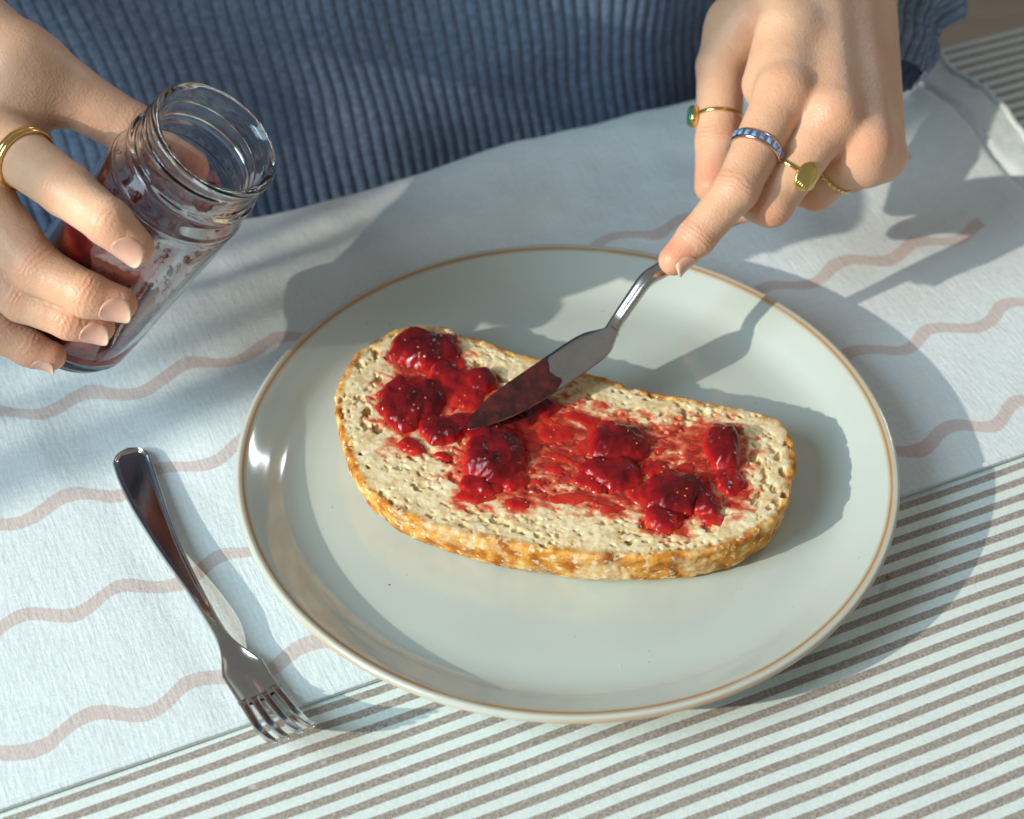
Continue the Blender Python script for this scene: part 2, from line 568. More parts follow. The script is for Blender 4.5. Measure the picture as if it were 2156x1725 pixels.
isrim = (fm > .1250) & (zm > .0195)
Nv = -vnormals(V, F); F = F[:, ::-1]
for nm, k in (('body', ~isrim), ('rim', isrim)):
    v, f, nn = submesh(V, F, k, Nv)
    mesh(nm, v, f, mp, plate, normals=nn)
# ================================================================== bread slice (field sampled on a fine grid, holes are real)
BT = .0285                                       # height of the cut face
outline_px = [(706, 835), (718, 800), (752, 748), (800, 710), (850, 691), (915, 685), (970, 703), (1030, 724), (1100, 746), (1170, 766), (1230, 784),
              (1300, 804), (1380, 825), (1460, 841), (1540, 856), (1600, 869), (1640, 888), (1666, 925), (1674, 975), (1664, 1035), (1640, 1082), (1600, 1117),
              (1550, 1142), (1480, 1160), (1400, 1170), (1320, 1172), (1240, 1170), (1160, 1160), (1080, 1148), (1000, 1130), (930, 1112), (860, 1088),
              (800, 1055), (755, 1010), (728, 950), (712, 890)]
OL = np.array([at(x, y, BT)[:2] for x, y in outline_px])
OLd = spline(np.vstack([OL, OL[:1]]), 361)[:-1]
OLd = OLd + .0006 * np.stack([fbm(np.arange(360) * .11, 0, 1.0, 3), fbm(np.arange(360) * .11, 4, 2.0, 3)], -1)
OLT = np.roll(OLd, -1, 0) - np.roll(OLd, 1, 0); OLT /= np.linalg.norm(OLT, axis=1, keepdims=True)


def poly_sd(px, py):
    """signed distance to the bread's outline and the index of the nearest outline point"""
    sh = px.shape; p = np.stack([px.ravel(), py.ravel()], -1)
    d = np.empty(len(p)); idx = np.empty(len(p), int); ins = np.zeros(len(p), bool)
    A = OLd; B = np.roll(OLd, -1, 0); AB = B - A; L2 = (AB ** 2).sum(1)
    for i in range(0, len(p), 8000):
        q = p[i:i + 8000]
        t = np.clip(((q[:, None] - A) * AB).sum(-1) / L2, 0, 1)
        dd = ((q[:, None] - A - t[..., None] * AB) ** 2).sum(-1)
        k = dd.argmin(1); d[i:i + 8000] = np.sqrt(dd[np.arange(len(q)), k]); idx[i:i + 8000] = k
        c = (A[:, 1] > q[:, 1:2]) != (B[:, 1] > q[:, 1:2])
        xi = A[:, 0] + (q[:, 1:2] - A[:, 1]) / np.where(AB[:, 1] == 0, 1e-12, AB[:, 1]) * AB[:, 0]
        ins[i:i + 8000] = ((c & (q[:, 0:1] < xi)).sum(1) % 2) == 1
    return np.where(ins, -d, d).reshape(sh), idx.reshape(sh)


def bread_top(x, y):
    return BT + .0007 * fbm(x * 22, y * 22, 5.5, 2) + .0010 * sstep(-.05, -.09, x)


HB = .0005
lo = np.array([OLd[:, 0].min() - .003, OLd[:, 1].min() - .003, FLOOR_Z - .0012])
hi = np.array([OLd[:, 0].max() + .003, OLd[:, 1].max() + .003, BT + .004])
dims = np.ceil((hi - lo) / HB).astype(int)
gx, gy, gz = (lo[i] + np.arange(dims[i]) * HB for i in range(3))
GX, GY = np.meshgrid(gx, gy, indexing='ij')
d2, near = poly_sd(GX, GY)
zt = bread_top(GX, GY)
zb = FLOOR_Z + .0004 + .0035 * sstep(-.020, -.002, d2) ** 2 * sstep(-.03, -.08, GX) + .0012 * sstep(-.006, 0, d2)
Zc = gz[None, None, :]
up = np.clip((Zc - zb[..., None]) / (zt - zb)[..., None], 0, 1)
side_d = d2[..., None] + .0030 * (1 - up) ** 2 - .0004
D = smax(side_d, Zc - zt[..., None], .0016)
D = smax(D, zb[..., None] - Zc, .0040)
bandm = np.abs(D) < .0022
bi = np.argwhere(bandm)
bx, by, bz = gx[bi[:, 0]], gy[bi[:, 1]], gz[bi[:, 2]]
insd = -d2[bi[:, 0], bi[:, 1]]
crumbm = sstep(.0010, .0030, insd) * sstep(.0045, .0015, zt[bi[:, 0], bi[:, 1]] - bz)
nb = fbm(bx * 420, by * 420, bz * 420, 3, .6)
nl = fbm(bx * 120 + by * 60, by * 190, bz * 160, 2)
D[bandm] += crumbm * (.00022 * nb + .00022 * nl) + (1 - crumbm) * (.00022 * nb + .00060 * nl)
# holes
rb = np.random.default_rng(21)
inside = np.argwhere(d2 < -.0016)
SOLID = D.copy()
DENS = fbm(GX * 55, GY * 75, 3.7, 2)


def carve(c, rad, ang, k):
    """a lens shaped hole: long axis turned by ang"""
    m = max(rad) + .0012
    i0 = np.maximum(((c - m - lo) / HB).astype(int), 0); i1 = np.minimum(((c + m - lo) / HB).astype(int) + 2, dims)
    X = gx[i0[0]:i1[0], None, None] - c[0]; Y = gy[None, i0[1]:i1[1], None] - c[1]; Z = gz[None, None, i0[2]:i1[2]] - c[2]
    if X.size == 0 or Y.size == 0 or Z.size == 0: return
    ca, sa = math.cos(ang), math.sin(ang)
    wob = 1 + .22 * np.sin(X * 2600 + c[0] * 9e4) * np.sin(Y * 2300 + c[1] * 7e4)
    q = np.sqrt(((X * ca + Y * sa) / rad[0]) ** 2 + ((-X * sa + Y * ca) / rad[1]) ** 2 + (Z / rad[2]) ** 2)
    e = (q - wob) * min(rad)
    sl = (slice(i0[0], i1[0]), slice(i0[1], i1[1]), slice(i0[2], i1[2]))
    D[sl] = smax(D[sl], -e, k)


for n_, rlo, rhi in ((2600, .00026, .00056), (900, .0006, .0010), (230, .0010, .0018)):
    for q in range(n_):
        i, j = inside[rb.integers(len(inside))]
        x, y = gx[i], gy[j]
        ed = -d2[i, j]
        if rlo > .0009 and (ed > .017 and rb.random() < .7): continue
        if rb.random() > .35 + 1.3 * (DENS[i, j] + .12): continue
        tang = OLT[near[i, j]]
        a = math.atan2(tang[1], tang[0]) + rb.normal(0, .45)
        r0 = rb.uniform(rlo, rhi) * (1.25 if x < -.045 else 1)
        el = rb.uniform(1.0, 2.1)
        carve(np.array([x, y, zt[i, j] - r0 * rb.uniform(.0, .75)]), (r0 * el, r0 * .85, r0 * rb.uniform(.8, 1.3)), a, .0003)
for px_, py_, ra, rb_, ang in [(797, 800, 2.3, 1.8, 60), (820, 748, 4.2, 1.5, 75), (962, 703, 1.6, 1.1, 60), (742, 905, 2.0, 1.2, -60), (793, 905, 3.0, 2.6, -50), (772, 870, 3.2, 2.2, 70),
                               (960, 1010, 3.4, 1.6, -40), (905, 950, 2.4, 1.0, -20), (865, 965, 2.6, .9, -40), (840, 990, 1.9, .9, -35), (1325, 812, 2.8, 1.3, -25), (1350, 828, 2.2, 1.0, 0),
                               (1300, 870, 1.4, .8, 50), (1555, 905, 3.6, 2.2, 80), (1585, 960, 3.0, 1.6, 80), (1610, 1010, 2.4, 1.0, 60), (1640, 960, 2.2, .9, 80),
                               (1370, 1108, 4.2, 1.3, 0), (1320, 1120, 3.0, .8, -10), (1500, 1115, 2.6, .9, 20), (760, 960, 2.0, 1.1, -55), (775, 985, 1.6, 1.0, -50), (730, 860, 1.6, .8, 80),
                               (1480, 862, 1.8, .9, -20), (1545, 880, 1.7, .8, -20), (1430, 850, 1.5, .7, -20), (1210, 805, 1.6, .8, -25), (1395, 870, 1.8, .8, 40), (880, 1030, 2.2, .9, -25),
                               (935, 1060, 2.0, .7, -20), (1590, 1050, 2.4, .9, 55), (1620, 920, 1.5, .8, -60)]:
    c = at(px_, py_, BT)
    carve(np.array([c[0], c[1], BT - .0006]), (ra * 1e-3, rb_ * 1e-3, rb_ * 1.1e-3), math.radians(ang), .0004)
V, F = surface_nets(D, lo, HB)
Nb = vnormals(V, F)
ii = np.clip(((V - lo) / HB).round().astype(int), 0, dims - 1)
vd = -d2[ii[:, 0], ii[:, 1]]; vz = zt[ii[:, 0], ii[:, 1]] - V[:, 2]
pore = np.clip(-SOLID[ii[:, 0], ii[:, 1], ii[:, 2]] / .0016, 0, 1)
crust = np.maximum(sstep(.0040, .0012, vd + .0010 * fbm(V[:, 0] * 260, V[:, 1] * 260, 2, 2)), sstep(.0016, .0040, vz + .0007 * fbm(V[:, 0] * 200, V[:, 1] * 200, 7, 2)) * sstep(.006, .0025, vd))
# where jam has been spread thin: a stain in the crumb
smear_px = [(900, 780, 90, 75, .9), (880, 855, 95, 80, .9), (980, 830, 80, 60, .95), (860, 940, 60, 30, .55), (1040, 960, 110, 100, .9), (1140, 900, 90, 60, .95), (1120, 1020, 90, 60, .75),
            (1190, 960, 90, 80, .95), (1290, 940, 120, 75, .95), (1290, 1020, 110, 70, .9), (1420, 1050, 110, 65, .95), (1500, 960, 90, 85, .9), (1400, 930, 90, 60, .7), (1400, 1095, 60, 40, .9),
            (1210, 870, 90, 40, .5), (1010, 1050, 70, 35, .5), (1540, 1030, 50, 50, .8)]


def px_ellipse(c, rx, ry):
    p = at(c[0], c[1], BT)
    s = np.linalg.norm(p - CAM) / FPX
    return p, rx * s, ry * s / .68


stain = np.zeros(len(V))
topv = sstep(.005, .002, vz)
for cx, cy, rx, ry, st in smear_px:
    p, a_, b_ = px_ellipse((cx, cy), rx, ry)
    q = np.hypot((V[:, 0] - p[0]) / a_, (V[:, 1] - p[1]) / b_)
    stain = np.maximum(stain, st * sstep(1.35, .35, q))
stain = np.clip(stain * topv * 1.0 + .55 * fbm(V[:, 0] * 150 + V[:, 1] * 60, V[:, 1] * 230, 3, 4, .6) * (stain > .02) * topv - pore * .15, 0, 1)

mb, nt, b = material('bread_crumb'); n = NT(nt)
P = n.coord()
c0 = n.ramp(n.noise(260, 4, .65), [(.33, (.65, .45, .22)), (.5, (.83, .665, .40)), (.66, (.90, .785, .55))])
c0 = n.mix(n.maprange(n.noise(420, 2), .62, .72, 0, .30), c0, (.56, .38, .20))
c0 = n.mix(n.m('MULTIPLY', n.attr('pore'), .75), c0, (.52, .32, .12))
cr = n.ramp(n.noise(120, 4, .6), [(.38, (.38, .125, .018)), (.47, (.60, .24, .032)), (.55, (.72, .35, .065)), (.64, (.82, .54, .22))])
cr = n.mix(n.maprange(n.noise(300, 3, .6), .57, .63, 0, .8), cr, (.84, .70, .46))
cr = n.mix(n.maprange(n.noise(330, 2), .60, .66, 0, .7), cr, (.50, .15, .05))
cr = n.mix(n.maprange(n.noise(48, 3, .6), .50, .62, 0, .75), cr, n.ramp(n.noise(400, 3), [(.4, (.74, .50, .22)), (.6, (.88, .74, .50))]))
c1 = n.mix(n.attr('crust'), c0, cr)
st = n.attr('stain')
stc = n.ramp(n.m('ADD', n.m('MULTIPLY', st, .7), n.m('MULTIPLY', n.noise(240, 3), .3)), [(.15, (.78, .48, .30)), (.40, (.74, .26, .13)), (.64, (.60, .07, .03)), (.9, (.32, .014, .012))])
c1 = n.mix(n.maprange(st, .10, .42), c1, stc)
n.put(b.inputs['Base Color'], c1)
n.put(b.inputs['Roughness'], n.maprange(st, .25, .7, .78, .28))
b.inputs['Subsurface Weight'].default_value = .45
b.inputs['Subsurface Radius'].default_value = (1, .55, .28)
b.inputs['Subsurface Scale'].default_value = .0032
n.put(b.inputs['Specular IOR Level'], n.maprange(st, .2, .6, .2, .6))
n.put(b.inputs['Normal'], n.bump(n.noise(900, 3, .6), .35, .0005))
bread = thing('bread_slice', 'thick oval slice of crusty white bread lying on the plate', 'bread')
iscr = crust[F].mean(1) > .5
for nm, k in (('crumb', ~iscr), ('crust', iscr)):
    v, f, nn, a1, a2, a3 = submesh(V, F, k, Nb, crust, stain, pore)
    mesh(nm, v, f, mb, bread, normals=nn, attrs={'crust': a1, 'stain': a2, 'pore': a3})

# ================================================================== jam on the bread
mj, nt, b = material('strawberry_jam'); n = NT(nt)
# thin jam lets the light through and looks bright red, thick jam is nearly black red
n.put(b.inputs['Base Color'], n.ramp(n.m('ADD', n.m('MULTIPLY', n.attr('red'), .85), n.m('MULTIPLY', n.noise(170, 2), .25)), [(.10, (.085, .004, .006)), (.42, (.22, .006, .009)), (.72, (.45, .013, .012)), (1.0, (.68, .05, .025))]))
b.inputs['Roughness'].default_value = .16
b.inputs['Specular IOR Level'].default_value = .18
b.inputs['Subsurface Weight'].default_value = .75
b.inputs['Subsurface Radius'].default_value = (1, .07, .05)
b.inputs['Subsurface Scale'].default_value = .0045
b.inputs['Coat Weight'].default_value = .45
b.inputs['Coat Roughness'].default_value = .03
b.inputs['Coat IOR'].default_value = 1.42
bj = n.bump(n.m('ADD', n.noise(120, 2, .5), n.m('MULTIPLY', n.noise(420, 2), .30)), .50, .0013)
n.put(b.inputs['Normal'], bj); n.put(b.inputs['Coat Normal'], n.bump(n.noise(430, 2, .5), .55, .0012, bj))
jam = thing('strawberry_jam', 'glossy red strawberry jam spread in lumps on the bread slice', 'jam')
HJ = .0004
seeds = []


def lump_height(X, Y, cx, cy, rx, ry, h, ang, rough, s0):
    p, a_, b_ = px_ellipse((cx, cy), rx, ry)
    dx, dy = X - p[0], Y - p[1]
    ca, sa = math.cos(math.radians(ang)), math.sin(math.radians(ang))
    wx = fbm(X * 85 + s0, Y * 85, s0, 3, .48); wy = fbm(X * 85 + s0 + 40, Y * 85, s0 + 3, 3, .48)
    u = (dx * ca + dy * sa) / a_ + rough * wx; v = (-dx * sa + dy * ca) / b_ + rough * wy
    edge = np.clip(1 - (u * u + v * v), 0, None)
    t = .92 * h * (1 - np.exp(-edge * 1.7)) / (1 - math.exp(-1.7))
    return t * (1 + .34 * fbm(X * 115 + s0, Y * 115, s0 + 8, 3, .42)), edge


def grid_mesh(name, X, Y, z, keep, red, **kw):
    fk = keep[:-1, :-1] | keep[1:, :-1] | keep[:-1, 1:] | keep[1:, 1:]
    F = gridF(*X.shape)[fk.ravel()]
    V, F, rd = submesh(np.stack([X, Y, z], -1).reshape(-1, 3), F, np.ones(len(F), bool), red.ravel())
    return mesh(name, V, F, mj, jam, attrs={'red': rd})


def add_seeds(X, Y, z, edge, k, seed):
    rs = np.random.default_rng(100 + seed)
    cand = np.argwhere(edge > .10)
    for _ in range(k):
        i, j = cand[rs.integers(len(cand))]
        seeds.append((np.array([X[i, j], Y[i, j], z[i, j]]), rs.uniform(0, 6.28)))


# centre x, y, half sizes (direction seen), height mm, angle, brightness offset, ragged edge, seeds
PIECES = [(893, 738, 76, 46, 7.0, -6, -.05, .24, 9), (868, 850, 70, 56, 6.5, -20, -.05, .26, 8), (1012, 806, 42, 26, 5.0, -20, -.1, .3, 2),
          (1040, 962, 68, 66, 8.0, 0, .12, .16, 2), (1300, 935, 64, 46, 6.5, -8, .05, .2, 3), (1430, 1040, 80, 44, 6.5, 12, 0, .2, 7), (1522, 945, 42, 52, 8.0, 0, .10, .14, 3),
          (1292, 992, 72, 38, 5.0, -28, 0, .25, 3)]
for k, (cx, cy, rx, ry, h, ang, br, rough, ns) in enumerate(PIECES):
    p, a_, b_ = px_ellipse((cx, cy), rx, ry); m = max(a_, b_) * 1.45
    X, Y = np.meshgrid(np.arange(p[0] - m, p[0] + m, HJ), np.arange(p[1] - m, p[1] + m, HJ), indexing='ij')
    t, edge = lump_height(X, Y, cx, cy, rx, ry, h * 1e-3, ang, rough, k * 7.31)
    bt = bread_top(X, Y)
    z = np.where(edge > 0, bt - .0004 + t, bt - .0012)
    red = np.clip(.78 - t / .0085 + br + .18 * fbm(X * 120, Y * 120, k, 2), 0, 1)
    grid_mesh('fruit_lump', X, Y, z, edge > 0, red)
    add_seeds(X, Y, z, edge, ns, k)
# the jam spread between the pieces: one connected uneven layer
SMEARS = [(940, 778, 46, 30, 3.6, 20, .35), (832, 838, 28, 26, 4.0, 0, .25), (925, 905, 50, 32, 4.2, -25, .35), (960, 820, 66, 40, 2.8, -10, .4), (868, 942, 28, 15, 2.6, -20, .35), (930, 962, 24, 9, 1.8, -15, .4),
          (1010, 1020, 52, 26, 3.0, 0, .3), (1090, 880, 64, 32, 4.4, 30, .4), (1080, 1005, 40, 28, 2.6, 10, .4), (1140, 862, 44, 20, 3.8, 30, .4), (980, 895, 46, 26, 4.0, 30, .35),
          (1160, 912, 50, 20, 1.4, -10, .75), (1150, 985, 34, 14, 1.0, 10, .8), (1238, 1010, 40, 18, 1.8, -10, .6), (1372, 985, 40, 15, 2.2, 15, .5), (1400, 1092, 42, 28, 3.6, 10, .3),
          (1482, 1058, 40, 34, 4.4, 40, .3), (1535, 1015, 32, 26, 2.8, 0, .4), (1500, 1090, 26, 14, 1.6, 0, .45), (1090, 1060, 34, 13, 1.2, 0, .5), (1235, 888, 46, 14, 1.3, -25, .5), (1005, 1046, 50, 14, 1.6, -8, .5),
          (1235, 935, 34, 16, 1.2, 0, .7), (1350, 1040, 44, 24, 2.0, 0, .45), (1440, 985, 34, 12, 1.1, 0, .7), (1115, 935, 30, 14, 1.2, 0, .7), (1200, 1050, 50, 12, .9, 5, .6), (1290, 1075, 46, 10, .8, 5, .6)]
X, Y = np.meshgrid(np.arange(OLd[:, 0].min(), OLd[:, 0].max(), HJ), np.arange(OLd[:, 1].min(), OLd[:, 1].max(), HJ), indexing='ij')
T_ = np.zeros_like(X)
for k, (cx, cy, rx, ry, h, ang, rough) in enumerate(SMEARS):
    p, a_, b_ = px_ellipse((cx, cy), rx, ry); m = max(a_, b_) * 1.6
    i0, i1 = np.searchsorted(X[:, 0], [p[0] - m, p[0] + m]); j0, j1 = np.searchsorted(Y[0], [p[1] - m, p[1] + m])
    sl = (slice(i0, i1), slice(j0, j1))
    t, edge = lump_height(X[sl], Y[sl], cx, cy, rx, ry, h * 1e-3, ang, rough, 90 + k * 5.17)
    T_[sl] = (T_[sl] ** 3 + t ** 3) ** (1 / 3)
cov = np.zeros_like(X)
for cx, cy, rx, ry, st in smear_px:
    p, a_, b_ = px_ellipse((cx, cy), rx, ry)
    cov = np.maximum(cov, st * sstep(1.2, .3, np.hypot((X - p[0]) / a_, (Y - p[1]) / b_)))
film = np.clip(cov - .92 + .80 * fbm(X * 130 + Y * 40, Y * 190, 5, 3, .55), 0, None)
T_ = np.maximum(T_, np.where(film > 0, .00025 + .0011 * np.clip(film, 0, 1), 0))
bt = bread_top(X, Y)
keep = (T_ > .00022) & (poly_sd(X, Y)[0] < -.002)
z = np.where(keep, bt - .00035 + T_ * (1 + .25 * fbm(X * 260, Y * 260, 2, 2)), bt - .0012)
red = np.clip(1.02 - T_ / .0042 + .2 * fbm(X * 140, Y * 140, 9, 2), 0, 1)
tag(grid_mesh('smear', X, Y, z, keep, red), kind='stuff')
add_seeds(X, Y, z, np.where(keep & (cov > .4), 1, 0), 34, 77)
# seeds
ms_ = simple('strawberry_seed', (.60, .25, .05), .3)
VV, FF = [], []
u6 = [(math.cos(a), math.sin(a)) for a in np.linspace(0, 2 * math.pi, 6, endpoint=False)]
for p, a in seeds:
    bse = len(VV); ca, sa = math.cos(a), math.sin(a)
    for r_, zz_ in ((.55, -.0003), (1.0, 0.0)):
        for (x, y) in u6:
            xx, yy_ = x * .00062 * r_, y * .00038 * r_
            VV.append(p + np.array([xx * ca - yy_ * sa, xx * sa + yy_ * ca, zz_]))
    VV.append(p + np.array([0, 0, .0003]))
    for k in range(6):
        k2 = (k + 1) % 6
        FF += [(bse + k, bse + k2, bse + 6 + k2, bse + 6 + k), (bse + 6 + k, bse + 6 + k2, bse + 12)]
tag(mesh('seeds', np.array(VV), FF, ms_, jam), kind='stuff')
# ================================================================== steel cutlery
def steel(name, rough):
    m, nt, b = material(name); n = NT(nt)
    b.inputs['Metallic'].default_value = 1
    n.put(b.inputs['Base Color'], n.ramp(n.noise(60, 4), [(.3, (.50, .485, .47)), (.7, (.62, .60, .58))]))
    sc = n.noise(700, 3, vec=n.mapping(n.coord(), (1, 9, 1), (0, 0, .9)))
    n.put(b.inputs['Roughness'], n.maprange(sc, .3, .7, rough * .75, rough * 1.35))
    n.put(b.inputs['Normal'], n.bump(sc, .03, .0002))
    return m


m_steel = steel('brushed_steel', .24)
m_steel2 = steel('polished_steel', .15)


def fixn(o):
    import bmesh
    bm = bmesh.new(); bm.from_mesh(o.data)
    bmesh.ops.recalc_face_normals(bm, faces=bm.faces)
    bm.to_mesh(o.data); bm.free()
    return o


# ---- butter knife
knife = thing('butter_knife', 'steel butter knife with jam on its blade held over the bread', 'knife')
K0 = at(986, 905, .0335); K1 = at(1284, 703, .0460)
kax = nrm(K1 - K0); kside = nrm(np.cross(kax, [0, 0, 1]))        # towards the camera side
kside = nrm(kside + np.array([0, 0, -.10])); kup = nrm(np.cross(kside, kax)); kside = np.cross(kax, kup)
KL = np.linalg.norm(K1 - K0)
tk = np.array([0, .012, .04, .09, .16, .28, .45, .62, .78, .88, .94, .98, 1.0, 1.03])
far = np.array([.2, 1.6, 3.2, 5.2, 7.0, 8.4, 8.9, 8.9, 8.7, 8.0, 6.2, 4.2, 3.5, 3.1]) * 1e-3
nea = np.array([.2, .9, 1.8, 3.2, 4.8, 6.5, 7.6, 7.9, 8.0, 8.0, 7.2, 4.8, 3.8, 3.2]) * 1e-3
NS = 70
ts = np.linspace(0, 1.03, NS); ts = 1.03 * (ts / 1.03) ** 1.25
fa, ne = np.interp(ts, tk, far), np.interp(ts, tk, nea)
sm = lambda a: np.r_[a[:2], np.convolve(a, np.ones(5) / 5, 'valid'), a[-2:]]
fa, ne = sm(fa), sm(ne)
cross_u = np.r_[np.linspace(-1, 1, 13), np.linspace(1, -1, 13)[1:-1]]
topside = np.r_[np.ones(13), -np.ones(11)]
thick = np.interp(ts, [0, .1, .8, .95, 1.03], [.0003, .0006, .0009, .0016, .0024])
bend = -.0015 * np.sin(np.clip(ts, 0, 1) * math.pi)                # a slight belly along the blade


def blade_pt(i, u):
    off = np.where(u < 0, u * fa[i], u * ne[i])
    return K0 + kax * ts[i] * KL + kside * off + kup * bend[i]


V = []
for i in range(NS):
    for u, sgn in zip(cross_u, topside):
        h = thick[i] * (np.sqrt(max(1 - u * u, 0)) * .55 + .12 + .33 * (abs(u) < .8))
        V.append(blade_pt(i, u) + kup * sgn * h)
m_ = len(cross_u)
F = [tuple(f) for f in gridF(NS, m_, wrapv=True)] + [tuple(range(m_)), tuple(range((NS - 1) * m_, NS * m_))]
fixn(mesh('blade', np.array(V), F, m_steel, knife))
# jam left on the blade
NSU, NSF = 90, 300
us = np.linspace(-.97, .97, NSU); vs = np.linspace(.01, .68, NSF)
VS, US = np.meshgrid(vs, us, indexing='ij')
fa_, ne_, th_, bd_ = (np.interp(VS, ts, q) for q in (fa, ne, thick, bend))
cov = .60 - .05 * US + .035 * fbm(VS * 9, US * 1.2, 2.2, 2) - VS
keep = cov > 0
hh = .00025 * np.clip(cov * 14, 0, 1) + .0006 * np.clip(fbm(VS * 14, US * 1.8, 6.1, 2), 0, 1) * np.clip(cov * 8, 0, 1)
prf = th_ * (np.sqrt(1 - US ** 2) * .55 + .12 + .33 * sstep(.92, .7, np.abs(US))) + hh + .00006
V = (K0 + kax * (VS * KL)[..., None] + kside * np.where(US < 0, US * fa_, US * ne_)[..., None] + kup * (bd_ + prf)[..., None]).reshape(-1, 3)
fk = keep[:-1, :-1] & keep[1:, :-1] & keep[:-1, 1:] & keep[1:, 1:]
Fg = gridF(NSF, NSU)[fk.ravel()]
v_, f_ = submesh(np.array(V), Fg, np.ones(len(Fg), bool))
mfilm, nt, b = material('jam_film'); n = NT(nt)
n.put(b.inputs['Base Color'], n.ramp(n.noise(180, 3), [(.35, (.050, .016, .016)), (.75, (.17, .03, .025))]))
b.inputs['Metallic'].default_value = .45
b.inputs['Roughness'].default_value = .20
b.inputs['Coat Weight'].default_value = .4
n.put(b.inputs['Normal'], n.bump(n.noise(300, 3), .25, .0004))
fixn(mesh('jam_film', v_, f_, mfilm, knife))

# ================================================================== fork
fork = thing('fork', 'steel dinner fork lying tines up on the tea towel', 'fork')
fpx = [(271, 948, .0040), (284, 990, .0043), (312, 1062, .0050), (352, 1145, .0064), (402, 1230, .0078), (443, 1300, .0082), (473, 1350, .0070), (498, 1390, .0054), (522, 1428, .0046), (550, 1470, .0050)]
FPd = spline([at(*q) for q in fpx], 600)
Ld = np.r_[0, np.cumsum(np.linalg.norm(np.diff(FPd, axis=0), axis=1))]; LT = Ld[-1]
Lf = LT * np.linspace(0, 1, 110) ** 1.5
FP = np.stack([np.interp(Lf, Ld, FPd[:, k]) for k in range(3)], -1)
ky = np.interp([951, 1000, 1062, 1130, 1220, 1290, 1340, 1365, 1390, 1415, 1440, 1470], np.interp(np.linspace(0, 9, 600), np.arange(10), [q[1] for q in fpx]), Ld)
wk = np.interp(Lf, ky, np.array([7.7, 7.9, 6.9, 5.2, 3.3, 2.5, 2.3, 2.9, 6.0, 9.4, 10.9, 11.4]) * 1e-3)
wk = np.convolve(np.pad(wk, 6, 'edge'), np.hanning(15)[1:-1] / np.hanning(15)[1:-1].sum(), 'valid')
wk = np.minimum(wk, np.sqrt(np.clip(.0078 ** 2 - np.clip(.0078 - Lf, 0, None) ** 2, 0, None)) + .00025)
NFk = len(FP); tf = np.interp(Lf, np.interp([951, 1340, 1470], np.interp(np.linspace(0, 9, 600), np.arange(10), [q[1] for q in fpx]), Ld), [0, .70, 1.0])
up_ = np.linspace(-1, 1, 25)
prof = np.zeros((NFk, 48, 2))
for i in range(NFk):
    hd = float(sstep(.70, .82, tf[i]))                           # 0 handle, 1 head
    pan = float(sstep(.66, .5, tf[i]))
    w_ = wk[i]
    rimw = np.clip(np.minimum((1 - np.abs(up_)) * w_, Lf[i] - .0002) / .0021, 0, 1)          # raised border of the handle
    handle_top = .0010 - .0015 * pan * sstep(.35, 1.0, rimw) * 1.0 + .0004 * np.sqrt(np.clip(1 - up_ ** 2, 0, 1)) * (1 + 2.0 * float(sstep(.4, .66, tf[i])))
    handle_top = np.where(np.abs(up_) > .98, 0, handle_top)
    dish = .0022 * (up_ ** 2 - .5)
    head_top = dish + .0007 * (np.abs(up_) < .98)
    topz = handle_top * (1 - hd) + head_top * hd
    botz = -(.0014 * np.sqrt(np.clip(1 - up_ ** 2, 0, 1)) + .0002) * (1 - hd) + (dish - .0007 * (np.abs(up_) < .98)) * hd
    prof[i, :25, 0] = up_ * w_; prof[i, :25, 1] = topz
    prof[i, 25:, 0] = up_[::-1][1:-1] * w_; prof[i, 25:, 1] = botz[::-1][1:-1]
V, Fl = sweep(FP, prof)
quads = np.array([f for f in Fl if len(f) == 4]); caps = [f for f in Fl if len(f) > 4]
row_ = quads // 48
seg = tf[np.clip(row_.min(1), 0, NFk - 1)]
NF = vnormals(V, quads)
for nm, k in (('handle', seg < .70), ('head', seg >= .70)):
    v_, f_, n_ = submesh(V, quads, k, NF)
    mesh(nm, v_, f_[:, ::-1] if False else f_, m_steel2, fork, normals=n_)
# tines
Tdir = nrm(FP[-1] - FP[-3]); Sd = nrm(np.cross(Tdir, [0, 0, 1])); hw = wk[-1]
tips = [at(663, 1530, .0215), at(639, 1542, .0215), at(610, 1555, .0215), at(583, 1564, .0205)]
tips_s = sorted(tips, key=lambda p: (p - FP[-1]) @ Sd)
for k in range(4):
    u = -.79 + k * .527
    start = FP[-2] + Sd * u * hw + np.array([0, 0, .0022 * (u * u - .5)])
    end = tips_s[k]
    mid = start + (end - start) * .5 - np.array([0, 0, .0040]) + Sd * (u * .0006)
    q = spline([start, start * .72 + mid * .28 - np.array([0, 0, .0004]), mid, mid * .45 + end * .55 - np.array([0, 0, .0012]), end], 28)
    tw_ = np.interp(np.linspace(0, 1, 28), [0, .15, .6, .9, .97, 1], [.0019, .0016, .0013, .0009, .0006, .0003])
    pr = np.stack([np.c_[np.clip(np.cos(a_ := np.linspace(0, 2 * np.pi, 16, endpoint=False)) * 1.35, -1, 1) * t_, np.clip(np.sin(a_) * 1.35, -1, 1) * min(.00085, t_)] for t_ in tw_])
    V, F = sweep(q, pr)
    fixn(mesh('tine', V, F, m_steel2, fork))

# ================================================================== a crumb on the tablecloth and two on the plate
mcr = simple('toasted_crumb', (.45, .22, .06), .8)


def crumb(p, r, label, seed, mat=mcr):
    a = np.random.default_rng(seed)
    g = np.linspace(-1.6, 1.6, 14)
    X, Y, Z = np.meshgrid(g, g, g, indexing='ij')
    D_ = np.sqrt(X * X + Y * Y + (Z * 1.15) ** 2) - 1 + .55 * fbm(X * .9 + seed, Y * .9, Z * .9, 2)
    v, f = surface_nets(D_, np.array([-1.6] * 3), g[1] - g[0])
    v = v * r; v[:, 2] -= v[:, 2].min()
    o = mesh('bread_crumb', v, f, mat)
    o.location = p
    return tag(o, label, 'crumb')


